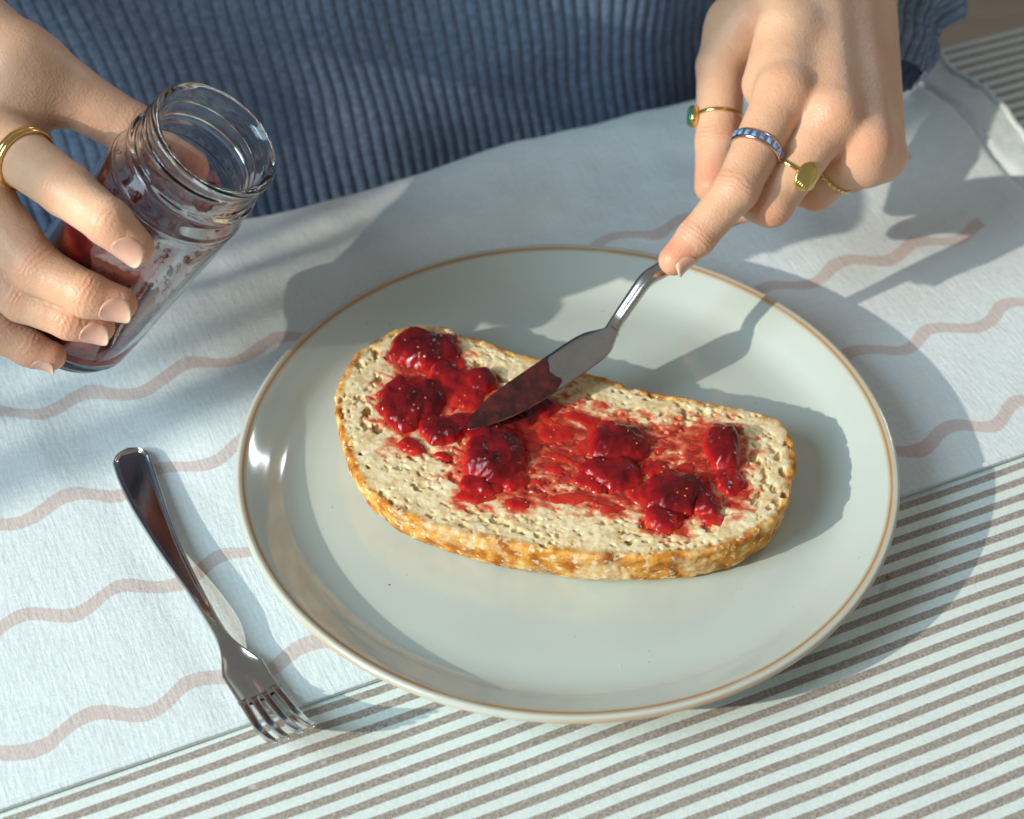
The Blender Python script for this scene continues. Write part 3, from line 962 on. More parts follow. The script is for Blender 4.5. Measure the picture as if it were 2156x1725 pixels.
crumb(at(1870, 1219, 0), .0011, 'tiny toasted bread crumb lying on the striped tablecloth', 5)
crumb(at(820, 1233, FLOOR_Z), .0004, 'dark speck of crumb on the plate below the bread', 6, simple('dark_crumb', (.12, .07, .04), .8))
crumb(at(1305, 1405, FLOOR_Z), .0005, 'pale speck of crumb near the front rim of the plate', 8, simple('pale_crumb', (.6, .55, .45), .8))

# ================================================================== glass jar
JB = at(136, 677, .050); JT = at(455, 291, .15)
JA = nrm(JT - JB); JL = np.linalg.norm(JT - JB)
JX = nrm(np.cross([0, 1, 0], JA)); JY = np.cross(JA, JX)
JM = Matrix(((JX[0], JY[0], JA[0]), (JX[1], JY[1], JA[1]), (JX[2], JY[2], JA[2]))).to_4x4()
mg, nt, b = material('clear_glass'); n = NT(nt)
b.inputs['Base Color'].default_value = (.955, .975, .965, 1)
b.inputs['Transmission Weight'].default_value = 1
b.inputs['IOR'].default_value = 1.46
b.inputs['Roughness'].default_value = .015
n.put(b.inputs['Normal'], n.bump(n.noise(40, 1), .10, .0010))
RJ = .0276
jar = thing('glass_jar', 'nearly empty glass jar smeared with red jam, held tilted by the hand', 'jar')
jar.location = JB; jar.rotation_euler = JM.to_euler()
outer = spline([(.0002, .0014), (.016, .0012), (.0212, .0002), (.0250, .0014), (RJ - .0005, .0058), (RJ, .011), (RJ, .050), (RJ, .0920), (RJ - .0003, .0970), (RJ - .0010, .1010), (.0254, .1050), (.0250, .1066)], 60)
neck = spline([(.0250, .1066), (.0262, .1073), (.0266, .1083), (.0260, .1094), (.0247, .1104), (.0244, .1120), (.0243, .1140), (.0243, .1160), (.0243, .1180),
               (.0243, .1205), (.0246, .1222), (.0252, .1232), (.0254, .1243), (.0248, .1253), (.0236, .1257), (.0220, .1250), (.0211, .1230)], 90)
inner = spline([(.0211, .1230), (.0208, .118), (.0207, .110), (.0210, .1060), (.0226, .1020), (RJ - .0036, .0975), (RJ - .0024, .092), (RJ - .0022, .050), (RJ - .0024, .014), (.0232, .0086), (.019, .0070), (.0002, .0064)], 60)
prof = np.vstack([outer, neck[1:], inner[1:]])
V, F = lathe(prof, 160)
# the screw thread winds once round the neck
th_a = (np.arctan2(V[:, 1], V[:, 0]) + 1.0) % (2 * np.pi) / (2 * np.pi)
vr = np.hypot(V[:, 0], V[:, 1])
ridge = np.exp(-((V[:, 2] - (.1120 + .0080 * th_a)) / .0010) ** 2) * sstep(0, .06, th_a) * sstep(1, .94, th_a) * .0012 * ((vr > .0235) & (V[:, 2] > .108))
V[:, :2] *= (1 + ridge / np.maximum(vr, 1e-4))[:, None]
F = F[:, ::-1]
NJ = vnormals(V, F)
prow = np.arange(len(prof)); fr_ = (F // 160).min(1)
isn = (fr_ >= 59) & (fr_ < 59 + 89)
for nm, k in (('glass_body', ~isn), ('threaded_neck', isn)):
    v_, f_, n_ = submesh(V, F, k, NJ)
    mesh(nm, v_, f_, mg, jar, normals=n_)
# jam inside: on the wall and at the bottom. Angle 0 = local x, the low side of the tilted jar is local -x
mjj, nt, b = material('jar_jam'); n = NT(nt)
n.put(b.inputs['Base Color'], n.ramp(n.m('ADD', n.m('MULTIPLY', n.noise(70, 3), .7), n.m('MULTIPLY', n.noise(170, 2), .3)), [(.40, (.09, .005, .007)), (.54, (.34, .016, .014)), (.68, (.78, .13, .05))]))
b.inputs['Roughness'].default_value = .9
b.inputs['Specular IOR Level'].default_value = 0
RI = RJ - .0024
NA, NZ = 320, 230
aa = np.linspace(0, 2 * np.pi, NA, endpoint=False); zz_ = np.linspace(.0095, .091, NZ)
AA, ZZ = np.meshgrid(aa, zz_, indexing='ij')
vw = nrm(-(ray(230, 600)) @ np.stack([JX, JY, JA], 1))          # towards the camera, in the jar's frame
acam = math.atan2(vw[1], vw[0]); alow = math.pi


def adist(a, b): return np.abs((a - b + np.pi) % (2 * np.pi) - np.pi)


cx_, cy_ = np.cos(AA), np.sin(AA)
big = fbm(cx_ * 2.2, cy_ * 2.2, ZZ * 60, 4); fine = fbm(cx_ * 9, cy_ * 9, ZZ * 300, 3)
lump = np.exp(-(adist(AA, acam - .75) / .62) ** 2 - ((ZZ - .052) / .017) ** 2) * 1.2
lump = np.maximum(lump, np.exp(-(adist(AA, acam - 1.5) / .7) ** 2 - ((ZZ - .066) / .024) ** 2))
lump = np.maximum(lump, np.exp(-(adist(AA, acam + 2.6) / .30) ** 2 - ((ZZ - .080) / .012) ** 2) * .9)
lump = np.maximum(lump, 1.15 * sstep(.030, .010, ZZ + .012 * np.cos(AA - alow + .4)))
thk = lump - .46 + .34 * big + .07 * fine
spots = fbm(cx_ * 11, cy_ * 11, ZZ * 210, 3) - .40 + .35 * big
th = np.where(thk > 0, .0004 + .0042 * np.clip(thk, 0, 1) * (1 + .5 * fine), np.where(spots > 0, .0003 + .0014 * np.clip(spots * 3, 0, 1), -1))
kp = th > 0
kf = kp & np.roll(kp, -1, 0); kf = (kf[:, :-1] & kf[:, 1:])
rin = RI - np.clip(th, .00005, None)
Vin = np.stack([rin * cx_, rin * cy_, ZZ], -1).reshape(-1, 3)
Vout = np.stack([(RI - .00002) * cx_, (RI - .00002) * cy_, ZZ], -1).reshape(-1, 3)
Fw = gridF(NA, NZ, wrapu=True)[kf.ravel()]
v1, f1 = submesh(Vin, Fw[:, ::-1], np.ones(len(Fw), bool)); v2, f2 = submesh(Vout, Fw, np.ones(len(Fw), bool))
tag(mesh('jam_residue', np.vstack([v1, v2]), np.vstack([f1, f2 + len(v1)]), mjj, jar), kind='stuff')
# pool of jam at the bottom, level drawn to the low side
rp_ = np.linspace(.0003, RI - .0012, 40)
Rr, Aa = np.meshgrid(rp_, aa[::4], indexing='ij')
px_, py_ = Rr * np.cos(Aa), Rr * np.sin(Aa)
tz = .0180 - .22 * px_ + .0022 * fbm(px_ * 130, py_ * 130, 3.3, 3)
bz_ = np.full_like(tz, .0074) + .002 * (Rr / RI) ** 4
tz = np.maximum(tz, bz_ + .0008)
nA = len(aa[::4])
Vp = np.vstack([np.stack([px_, py_, tz], -1).reshape(-1, 3), np.stack([px_, py_, bz_], -1).reshape(-1, 3)])
Fp = gridF(40, nA, wrapv=True)
wall_ = np.stack([39 * nA + np.arange(nA), 39 * nA + (np.arange(nA) + 1) % nA, 79 * nA + (np.arange(nA) + 1) % nA, 79 * nA + np.arange(nA)], -1)
fixn(mesh('jam_pool', Vp, np.vstack([Fp, Fp[:, ::-1] + 40 * nA, wall_[:, ::-1]]), mjj, jar))

# the thin pink veil left on the glass where jam has run down
mv, nt, b = material('jam_veil'); n = NT(nt)
tr = n.node('ShaderNodeBsdfTransparent'); df = n.node('ShaderNodeBsdfDiffuse'); mx = n.node('ShaderNodeMixShader')
df.inputs[0].default_value = (.66, .20, .16, 1)
n.put(mx.inputs[0], n.maprange(n.noise(65, 4, .6, n.mapping(n.coord(), (1, 1, .35))), .34, .64, .03, .62))
nt.links.new(tr.outputs[0], mx.inputs[1]); nt.links.new(df.outputs[0], mx.inputs[2])
nt.links.new(mx.outputs[0], nt.nodes['Material Output'].inputs[0])
av, zv_ = np.meshgrid(np.linspace(0, 2 * np.pi, 96, endpoint=False), np.linspace(.011, .092, 30), indexing='ij')
V = np.stack([(RI - .0055 * 0 - .0002) * np.cos(av), (RI - .0002) * np.sin(av), zv_], -1).reshape(-1, 3)
mesh('jam_veil', V, gridF(96, 30, wrapu=True), mv, jar)
# ================================================================== person: two hands, knitted sweater
person = thing('person', 'person in a blue ribbed sweater holding a knife and a jar', 'person')

msk, nt, b = material('skin'); n = NT(nt)
P = n.coord()
mot = n.noise(45, 4, .55)
c0 = n.ramp(mot, [(.3, (.69, .395, .245)), (.7, (.79, .50, .335))])
c0 = n.mix(n.maprange(n.noise(28, 3, .6), .45, .68, 0, .35), c0, (.76, .36, .22))
c0 = n.mix(n.attr('red'), c0, (.74, .26, .15))
c0 = n.mix(n.maprange(n.noise(420, 2), .70, .80, 0, .25), c0, (.45, .24, .15))
n.put(b.inputs['Base Color'], c0)
b.inputs['Roughness'].default_value = .46
b.inputs['Specular IOR Level'].default_value = .42
b.inputs['Subsurface Weight'].default_value = .35
b.inputs['Subsurface Radius'].default_value = (1, .38, .2)
b.inputs['Subsurface Scale'].default_value = .0032
vor = n.node('ShaderNodeTexVoronoi'); vor.inputs['Scale'].default_value = 900; nt.links.new(n.obj(), vor.inputs['Vector'])
fine = n.m('ADD', n.m('MULTIPLY', vor.outputs['Distance'], .5), n.m('MULTIPLY', n.noise(260, 4), 1.2))
wr = n.m('MULTIPLY', n.attr('wrinkle'), .00055)
b1 = n.bump(fine, .42, .0005)
n.put(b.inputs['Normal'], n.bump(n.attr('crease'), .40, .0005, b1))
mnail, nt, b = material('fingernail'); n = NT(nt)
n.put(b.inputs['Base Color'], n.ramp(n.attr('along'), [(.0, (.68, .37, .27)), (.80, (.74, .42, .31)), (.94, (.80, .60, .42))]))
b.inputs['Roughness'].default_value = .22
b.inputs['Subsurface Weight'].default_value = .25
b.inputs['Subsurface Scale'].default_value = .0015
b.inputs['Coat Weight'].default_value = .2


def seg(P, a, b, r0, r1):
    ab = b - a
    t = np.clip(((P - a) @ ab) / (ab @ ab), 0, 1)
    return np.linalg.norm(P - a - t[:, None] * ab, axis=1) - (r0 + (r1 - r0) * t)


class Hand:
    def __init__(s):
        s.fingers = []      # each: list of joints, radii, blend with the palm
        s.palm = []         # segments a, b, r0, r1
        s.kp = .009
        s.bumps = []        # extra soft spheres on the palm
        s.nails = []
    def field(s, P):
        d = None
        for a, b, r0, r1 in s.palm:
            q = seg(P, a, b, r0, r1); d = q if d is None else smin(d, q, s.kp)
        for c, r, k in s.bumps:
            d = smin(d, np.linalg.norm(P - c, axis=1) - r, k)
        palm = d
        out = palm
        fs = []
        for J, R, kf in s.fingers:
            f = None
            for i in range(len(J) - 1):
                q = seg(P, J[i], J[i + 1], R[i], R[i + 1])
                f = q if f is None else smin(f, q, .0022)
            # soft pad and knuckle
            fs.append((f, kf))
        for f, kf in fs:
            out = smin(out, smin(palm, f, kf), .0009)
        for c, a, bq, nn, w, l, dep in s.nails:                     # bed of the nail, slightly sunk
            q = P - c
            m = np.clip(1 - np.abs(q @ bq / (w * 1.05)) ** 4, 0, 1) * np.clip(1 - np.abs((q @ a / l - .2) / 1.25) ** 4, 0, 1) * ((q @ nn) > 0)
            out = out + dep * m
        return out
    def build(s, h=.001):
        pts = np.vstack([np.array(J) for J, R, k in s.fingers] + [np.array([a, b]) for a, b, _, _ in s.palm])
        lo = pts.min(0) - .022; hi = pts.max(0) + .022
        H = .004
        n0 = np.ceil((hi - lo) / H).astype(int) + 1
        ax = [lo[i] + np.arange(n0[i]) * H for i in range(3)]
        G = np.stack(np.meshgrid(*ax, indexing='ij'), -1).reshape(-1, 3)
        dc = s.field(G).reshape(n0)
        k = int(round(H / h)); h = H / k
        nf = (n0 - 1) * k + 1
        near = np.abs(dc) < H * 1.9
        cellnear = np.zeros(n0 - 1, bool)
        for i in (0, 1):
            for j in (0, 1):
                for l in (0, 1):
                    cellnear |= near[i:n0[0] - 1 + i, j:n0[1] - 1 + j, l:n0[2] - 1 + l]
        D = np.repeat(np.repeat(np.repeat(dc, k, 0), k, 1), k, 2)[:nf[0], :nf[1], :nf[2]].astype(np.float32)
        D = np.where(D > 0, .02, -.02).astype(np.float32)
        mask = np.zeros(nf, bool)
        fm = np.repeat(np.repeat(np.repeat(cellnear, k, 0), k, 1), k, 2)
        mask[:fm.shape[0], :fm.shape[1], :fm.shape[2]] = fm
        mask[1:, 1:, 1:] |= fm
        I = np.argwhere(mask)
        for i in range(0, len(I), 400000):
            q = I[i:i + 400000]
            D[q[:, 0], q[:, 1], q[:, 2]] = s.field(lo + q * h)
        V, F = surface_nets(D, lo, h)
        # pull the vertices onto the exact surface and take its gradient as normal
        e = .0004
        for it in range(2):
            d0 = s.field(V)
            g = np.stack([s.field(V + np.eye(3)[k_] * e) - s.field(V - np.eye(3)[k_] * e) for k_ in range(3)], -1) / (2 * e)
            gn = np.linalg.norm(g, axis=1, keepdims=True)
            V = V - np.clip(d0[:, None] / np.maximum(gn, .3), -.0008, .0008) * g / np.maximum(gn, 1e-6)
        return V, F
    def nail_mesh(s, c, a, bq, nn, w, l, dep):
        nu, nv = 15, 21
        u = np.linspace(-1, 1, nu); v = np.linspace(-1, 1.02, nv)
        wv = np.where(v < 0, (1 - np.abs(np.minimum(v, 0)) ** 3.2 * .42), 1 - .20 * np.clip(v, 0, 2) ** 4)
        Pn = np.stack([c + a * l * vv + bq * (w * uu * ww) + a * l * (.10 - .40 * float(sstep(-.8, .9, vv))) * uu ** 2 for vv, ww in zip(v, wv) for uu in u])
        Pn = Pn + nn * .012
        for it in range(24):
            d = s.field(Pn); Pn = Pn - nn * np.minimum(d, .003)[:, None] * .8
            Pn = np.where((((Pn - c) @ nn) < -.001)[:, None], Pn + nn * 0, Pn)
        hgt = (Pn - c) @ nn
        hgt = hgt.reshape(nv, nu)
        # a smooth plate through the sampled heights; the free edge does not follow the fingertip down
        UU, VV_ = np.meshgrid(u, v); m0 = VV_ < .45
        basis = lambda a_, b_: np.stack([np.ones_like(a_), a_, a_ ** 2, a_ ** 4, b_, b_ ** 2, a_ ** 2 * b_], -1)
        co, *_ = np.linalg.lstsq(basis(UU[m0], VV_[m0]), hgt[m0], rcond=None)
        hgt = basis(UU, np.minimum(VV_, 1.1)) @ co
        Pb = Pn.reshape(nv, nu, 3); Pb = Pb - nn * ((Pb - c) @ nn)[..., None] + nn * hgt[..., None]
        lift = dep + .00022
        topv = Pb + nn * lift * (1 - .6 * np.abs(u)[None, :, None] ** 6)
        botv = Pb - nn * .0006
        F = gridF(nv, nu); N = nv * nu
        rim = np.r_[np.arange(nv) * nu, (nv - 1) * nu + np.arange(1, nu), (np.arange(nv - 2, -1, -1)) * nu + nu - 1, np.arange(nu - 2, 0, -1)]
        r2 = np.roll(rim, -1)
        FF = np.vstack([F, F[:, ::-1] + N, np.stack([rim, r2, r2 + N, rim + N], -1)])
        al = np.repeat((v + 1) / 2.02, nu)
        return np.vstack([topv.reshape(-1, 3), botv.reshape(-1, 3)]), FF, np.r_[al, al]


def hand_mesh(hd, name, label, knuckles, tipsr):
    V, F = hd.build()
    red = np.zeros(len(V)); cre = np.zeros(len(V))
    for c, rad, amt in knuckles:
        red = np.maximum(red, amt * np.exp(-(((V - c) ** 2).sum(1)) / rad ** 2))
    for J, R, kf in hd.fingers:
        for i in (1, 2):
            if i >= len(J) - 1 or (i == 1 and kf > .01): continue
            ax = nrm(J[i + 1] - J[i - 1]); q = V - J[i]
            s_ = q @ ax; rad = np.linalg.norm(q - s_[:, None] * ax, axis=1)
            near = (rad < R[i] * 1.5) & (np.abs(s_) < .009)
            w_ = np.exp(-(s_ / .0042) ** 2) * near
            nz = fbm(V[:, 0] * 160, V[:, 1] * 160, V[:, 2] * 160, 2) * .0012
            cre = np.maximum(cre, w_ * (.5 + .5 * np.cos((s_ + nz) * 2 * np.pi / .0021)))
            red = np.maximum(red, .28 * w_)
        tip = J[-1]
        red = np.maximum(red, tipsr * np.exp(-(((V - tip) ** 2).sum(1)) / .012 ** 2))
    red = np.clip(red * (1 + .6 * fbm(V[:, 0] * 90, V[:, 1] * 90, V[:, 2] * 90, 2)), 0, 1)
    o = mesh(name, V, F, msk, person, attrs={'red': red, 'crease': cre})
    if label: o['label'] = label
    for nl in hd.nails:
        v, f, al = hd.nail_mesh(*nl)
        fixn(mesh('fingernail', v, f, mnail, o, attrs={'along': al}))
    return o


def add_nail(hd, J, R, toward, w, l, back=.002, dep=.0004):
    """nail on the last phalanx, on the side facing 'toward'"""
    a = nrm(J[-1] - J[-2])
    nn = np.asarray(toward, float); nn = nrm(nn - a * (nn @ a)); bq = np.cross(nn, a)
    c = J[-1] + a * (R[-1] * .45 - back) 
    hd.nails.append((c, a, bq, nn, w, l, dep))


tocam = lambda p: nrm(CAM - p)
A_ = lambda *q: [at(*p) for p in q]
# ---- the hand with the knife
RH = Hand()
ri = A_((1650, 196, .1090), (1550, 400, .0900), (1466, 500, .0765), (1420, 548, .0705)); ri_r = [.0112, .0090, .0077, .0064]
rm = A_((1752, 244, .1030), (1622, 428, .0790)) + A_((1570, 425, .0600), (1520, 452, .0560)); rm_r = [.0110, .0096, .0080, .0068]
rr_ = A_((1826, 300, .0930), (1718, 400, .0690)) + A_((1660, 395, .0530), (1620, 400, .0500)); rr_r = [.0098, .0086, .0076, .0066]
rp = A_((1856, 330, .0800), (1796, 366, .0600)) + A_((1745, 372, .0500), (1715, 372, .0480)); rp_r = [.0094, .0076, .0068, .0060]
rt = A_((1560, 60, .0960), (1518, 140, .0860), (1512, 300, .0680), (1500, 392, .0600)); rt_r = [.0135, .0108, .0098, .0078]
RH.fingers = [(ri, ri_r, .005), (rm, rm_r, .005), (rr_, rr_r, .005), (rp, rp_r, .005), (rt, rt_r, .012)]
wi, wm, wr_, wp = A_((1668, -40, .1220), (1720, -50, .1180), (1775, -45, .1110), (1818, -35, .1010))
fo = [p + np.array([.012, .085, .020]) for p in (wi, wm, wp)]
RH.palm = [(ri[0], wi, .0112, .0120), (rm[0], wm, .0110, .0125), (rr_[0], wr_, .0104, .0125), (rp[0], wp, .0098, .0125), (rt[0], wi, .0135, .0130),
           (ri[0] + [0, 0, -.012], wm + [0, 0, -.008], .010, .012), (rr_[0] + [0, 0, -.010], wp + [0, 0, -.006], .010, .012),
           (wi, fo[0], .0145, .0180), (wp, fo[2], .0130, .0180), (wm, fo[1], .0150, .0225), (wr_, (fo[1] + fo[2]) / 2, .0145, .0215), (ri[0] * .7 + rt[1] * .3, ri[0] * .5 + wi * .5, .0085, .011)]
for J, r_ in ((ri, .0108), (rm, .0108), (rr_, .0070), (rp, .0070)):
    RH.bumps.append((J[0] + nrm(tocam(J[0]) + np.array([0, 0, .5])) * .0028, r_ * .86, .004))
add_nail(RH, ri, ri_r, (.75, -.45, .05), .0047, .0046, .0038)
hR = hand_mesh(RH, 'hand', 'hand pressing its index finger along the butter knife', [(J[0] + tocam(J[0]) * .008, .011, .30) for J in (ri, rm, rr_, rp)], .70)

# handle of the knife lies under the index finger
off = lambda J, k: J[k] + np.array([.0005, .0055, -.0095])
hp_ = [K0 + kax * KL * 1.0 + kup * 0, at(1302, 672, .0490), at(1328, 634, .0550), at(1362, 588, .0618), ri[3] + np.array([-.004, .0035, -.0075]), ri[2] + np.array([0, .0055, -.0098]), ri[1] + np.array([0, .0060, -.0120]), ri[1] * .55 + ri[0] * .45 + np.array([0, .004, -.0175])]
HPp = spline(hp_, 80)
tq = np.linspace(0, 1, 80)
hwid = np.interp(tq, [0, .06, .16, .4, .8, .95, 1], [.0034, .0030, .0029, .0033, .0048, .0052, .0020]); hth = np.interp(tq, [0, .1, .3, .95, 1], [.0019, .0022, .0022, .0020, .0008])
a16 = np.linspace(0, 2 * np.pi, 28, endpoint=False)
pr = np.stack([np.c_[np.cos(a16) * w_, np.sin(a16) * t_ * (1 - .22 * np.exp(-(np.cos(a16) / .28) ** 2))] for w_, t_ in zip(hwid, hth)])
V, F = sweep(HPp, pr, up=kup)
fixn(mesh('handle', V, F, m_steel, knife))

# ---- the hand with the jar
def onjar(x, y, rad, farside=False):
    r = ray(x, y); o = CAM - JB
    rq = r - JA * (r @ JA); oq = o - JA * (o @ JA)
    a, b_, c = rq @ rq, 2 * rq @ oq, oq @ oq - rad ** 2
    dd = max(b_ * b_ - 4 * a * c, 0)
    return CAM + r * ((-b_ + (1 if farside else -1) * math.sqrt(dd)) / (2 * a))


LH = Hand()
li = [np.array([-.2150, .0520, .1370]), onjar(140, 400, RJ + .0105), onjar(228, 468, RJ + .0085), onjar(282, 518, RJ + .0070)]; li_r = [.0118, .0098, .0084, .0071]
lm = [np.array([-.2200, .0360, .1200]), onjar(78, 566, RJ + .0110), onjar(185, 622, RJ + .0085), onjar(250, 640, RJ + .0068)]; lm_r = [.0118, .0096, .0083, .0069]
lr = [np.array([-.2240, .0270, .1020]), onjar(48, 628, RJ + .0110), onjar(148, 672, RJ + .0080), onjar(206, 690, RJ + .0064)]; lr_r = [.0110, .0090, .0077, .0064]
lp = [np.array([-.2270, .0240, .0840]), onjar(0, 700, RJ + .0110), onjar(62, 734, RJ + .0075), onjar(106, 750, RJ + .0060)]; lp_r = [.0100, .0080, .0069, .0060]
lt = [at(40, 150, .150), at(150, 200, .1400), onjar(275, 272, RJ + .0095, True), onjar(400, 348, RJ + .0078, True)]; lt_r = [.0150, .0118, .0102, .0082]
LH.fingers = [(li, li_r, .006), (lm, lm_r, .005), (lr, lr_r, .005), (lp, lp_r, .005), (lt, lt_r, .012)]
W0 = np.array([-.262, .104, .1620])
wi, wm, wr_, wp = W0 + [.012, .010, .006], W0 + [0, 0, 0], W0 + [-.006, -.008, -.010], W0 + [-.010, -.014, -.022]
LH.palm = [(li[0], wi, .0118, .014), (lm[0], wm, .0118, .014), (lr[0], wr_, .0112, .014), (lp[0], wp, .0105, .013), (lt[0], wi, .0150, .0150),
           (li[0] + [.008, .010, -.002], lt[0], .0085, .0120), (W0, W0 + [-.05, .06, .03], .024, .028)]
for J in (li, lm, lr, lp):
    LH.bumps.append((J[0] + np.array([-.003, -.002, .003]), .0095, .005))
for J, R, w_, l_ in ((li, li_r, .0056, .0060), (lm, lm_r, .0056, .0058), (lr, lr_r, .0052, .0054), (lp, lp_r, .0042, .0046)):
    nj = J[-1] - JB; nj = nrm(nj - JA * (nj @ JA))
    add_nail(LH, J, R, nj + .35 * tocam(J[-1]) + (np.array([0, -.3, -.9]) if J is lp else 0), w_, l_, .0036)
hL = hand_mesh(LH, 'hand', 'hand wrapped round the tilted glass jar', [(lt[1] + tocam(lt[1]) * .009, .012, .15), (li[0] + tocam(li[0]) * .009, .012, .15)], .5)
# ---- knitted sweater: body panel and two sleeves, every rib is relief
mkn, nt, b = material('blue_wool'); n = NT(nt)
c0 = n.ramp(n.noise(300, 4, .6), [(.25, (.14, .20, .30)), (.55, (.24, .32, .46)), (.8, (.36, .45, .60))])
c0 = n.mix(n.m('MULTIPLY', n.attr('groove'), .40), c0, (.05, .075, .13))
n.put(b.inputs['Base Color'], c0)
b.inputs['Roughness'].default_value = .95
b.inputs['Specular IOR Level'].default_value = .15
b.inputs['Sheen Weight'].default_value = .55
b.inputs['Sheen Roughness'].default_value = .4
b.inputs['Sheen Tint'].default_value = (.6, .72, .95, 1)
n.put(b.inputs['Normal'], n.bump(n.noise(1100, 4, .75), 1.0, .0012))


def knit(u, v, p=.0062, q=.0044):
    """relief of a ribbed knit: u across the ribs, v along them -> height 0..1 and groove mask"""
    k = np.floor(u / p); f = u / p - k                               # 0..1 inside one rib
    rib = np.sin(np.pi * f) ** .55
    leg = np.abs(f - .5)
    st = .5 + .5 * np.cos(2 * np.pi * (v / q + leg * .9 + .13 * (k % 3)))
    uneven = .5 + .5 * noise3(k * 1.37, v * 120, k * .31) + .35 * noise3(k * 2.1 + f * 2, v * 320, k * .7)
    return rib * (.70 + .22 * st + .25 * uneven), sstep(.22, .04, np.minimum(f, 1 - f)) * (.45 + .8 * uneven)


sw = None
ns, nz = 1180, 260
su = np.linspace(-.46, .32, ns); zu = np.linspace(-.12, .20, nz)
S_, Z_ = np.meshgrid(su, zu, indexing='ij')
drift = S_ + .12 * Z_ + .006 * fbm(S_ * 7, Z_ * 7, 2.2, 2)
hgt, gro = knit(drift, Z_)
t_ = EDGE + .026 + .20 * (S_ + .06) ** 2 + .10 * np.clip(Z_, 0, None) * .6
t_ += .010 * fbm(S_ * 9 + Z_ * 5, Z_ * 10, 6.6, 2) + .012 * np.sin(Z_ * 26 + S_ * 9)* .5
t_ += .035 * sstep(.14, .28, S_)
t_ -= .0016 * hgt
t_ -= .15 * (S_ - .10)
V = np.einsum('ij,k->ijk', S_, E1) + np.einsum('ij,k->ijk', t_, E2) + Z_[..., None] * np.array([0, 0, 1.0])
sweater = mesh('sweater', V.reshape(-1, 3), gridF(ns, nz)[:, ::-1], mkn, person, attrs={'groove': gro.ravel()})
sweater['label'] = 'blue ribbed knit sweater'


def sleeve(path, rad, label, squash=.85, nu=230, nv=360, upv=(0, 0, 1), ribp=.0066):
    p = spline(path, nu)
    L = np.r_[0, np.cumsum(np.linalg.norm(np.diff(p, axis=0), axis=1))]
    r_ = np.interp(L / L[-1], [q[0] for q in rad], [q[1] for q in rad])
    r_ = np.convolve(np.pad(r_, 4, 'edge'), np.ones(9) / 9, 'valid')
    a = np.linspace(0, 2 * np.pi, nv, endpoint=False)
    LL, AA = np.meshgrid(L, a, indexing='ij')
    nrib = int(2 * np.pi * r_.mean() / ribp)
    h, g = knit(AA / (2 * np.pi) * nrib * ribp, LL, ribp, .0045)
    R_ = r_[:, None] + .0022 * h + .0045 * fbm(np.cos(AA) * 1.6, np.sin(AA) * 1.6, LL * 38, 2)
    prof = np.stack([R_ * np.cos(AA), R_ * squash * np.sin(AA)], -1)
    V, F = sweep(p, prof, up=upv, cap=False)
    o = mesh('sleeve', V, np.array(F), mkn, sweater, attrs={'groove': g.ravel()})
    return fixn(o)


q0 = at(1838, 24, .072)
sleeve([q0 + [-.004, -.018, -.022], q0 + [0, 0, -.010], q0 + [.010, .030, .004], q0 + [.04, .09, .03], q0 + [.08, .18, .07]],
       [(0, .026), (.06, .031), (.10, .030), (.13, .0315), (.17, .039), (.24, .040), (.30, .036), (.5, .042), (1, .055)], 'right')
q1 = W0 + np.array([-.03, .04, .022])
sleeve([q1, q1 + [-.03, .04, .03], q1 + [-.07, .10, .07], q1 + [-.10, .17, .12]], [(0, .030), (.06, .034), (.15, .036), (.4, .042), (1, .055)], 'left')

# ================================================================== rings
def gold(name, col=(.83, .56, .20), rough=.16):
    m, nt, b = material(name); n = NT(nt)
    b.inputs['Metallic'].default_value = 1
    b.inputs['Base Color'].default_value = (*col, 1)
    b.inputs['Roughness'].default_value = rough
    n.put(b.inputs['Normal'], n.bump(n.noise(700, 2), .08, .0003))
    return m


m_gold = gold('gold'); m_rose = gold('rose_silver', (.72, .50, .47), .18); m_brush = gold('brushed_gold', (.80, .60, .22), .30)


def on_finger(J, R, i, f, toward):
    """centre, finger axis, outward side and skin radius at fraction f of phalanx i"""
    c = J[i] * (1 - f) + J[i + 1] * f
    a = nrm(J[i + 1] - J[i]); s = np.asarray(toward, float); s = nrm(s - a * (s @ a))
    return c, a, s, R[i] * (1 - f) + R[i + 1] * f


def band(c, a, s, r, w, th, mat, parent, name='band', tilt=0.0, twist=0, nseg=96, wave=0):
    """closed ring about axis a; w half width along the finger, th half thickness"""
    b_ = np.cross(a, s)
    an = np.linspace(0, 2 * np.pi, nseg, endpoint=False)
    m = 12; pa = np.linspace(0, 2 * np.pi, m, endpoint=False)
    V = []
    for q in an:
        rad = s * math.cos(q) + b_ * math.sin(q)
        cc = c + rad * (r + th) + a * (tilt * math.cos(q) + wave * math.sin(q * 2))
        for z in pa:
            k = z + twist * q
            u, v = np.clip(math.cos(z) * 1.25, -1, 1) * w, np.clip(math.sin(z) * 1.25, -1, 1) * th
            if twist:
                u, v = w * (math.cos(z)) * (1 + .25 * math.cos(2 * z + twist * q)), th * math.sin(z) * (1 + .25 * math.cos(2 * z + twist * q))
            V.append(cc + a * u + rad * v)
    return fixn(mesh(name, np.array(V), gridF(nseg, m, wrapu=True, wrapv=True), mat, parent))


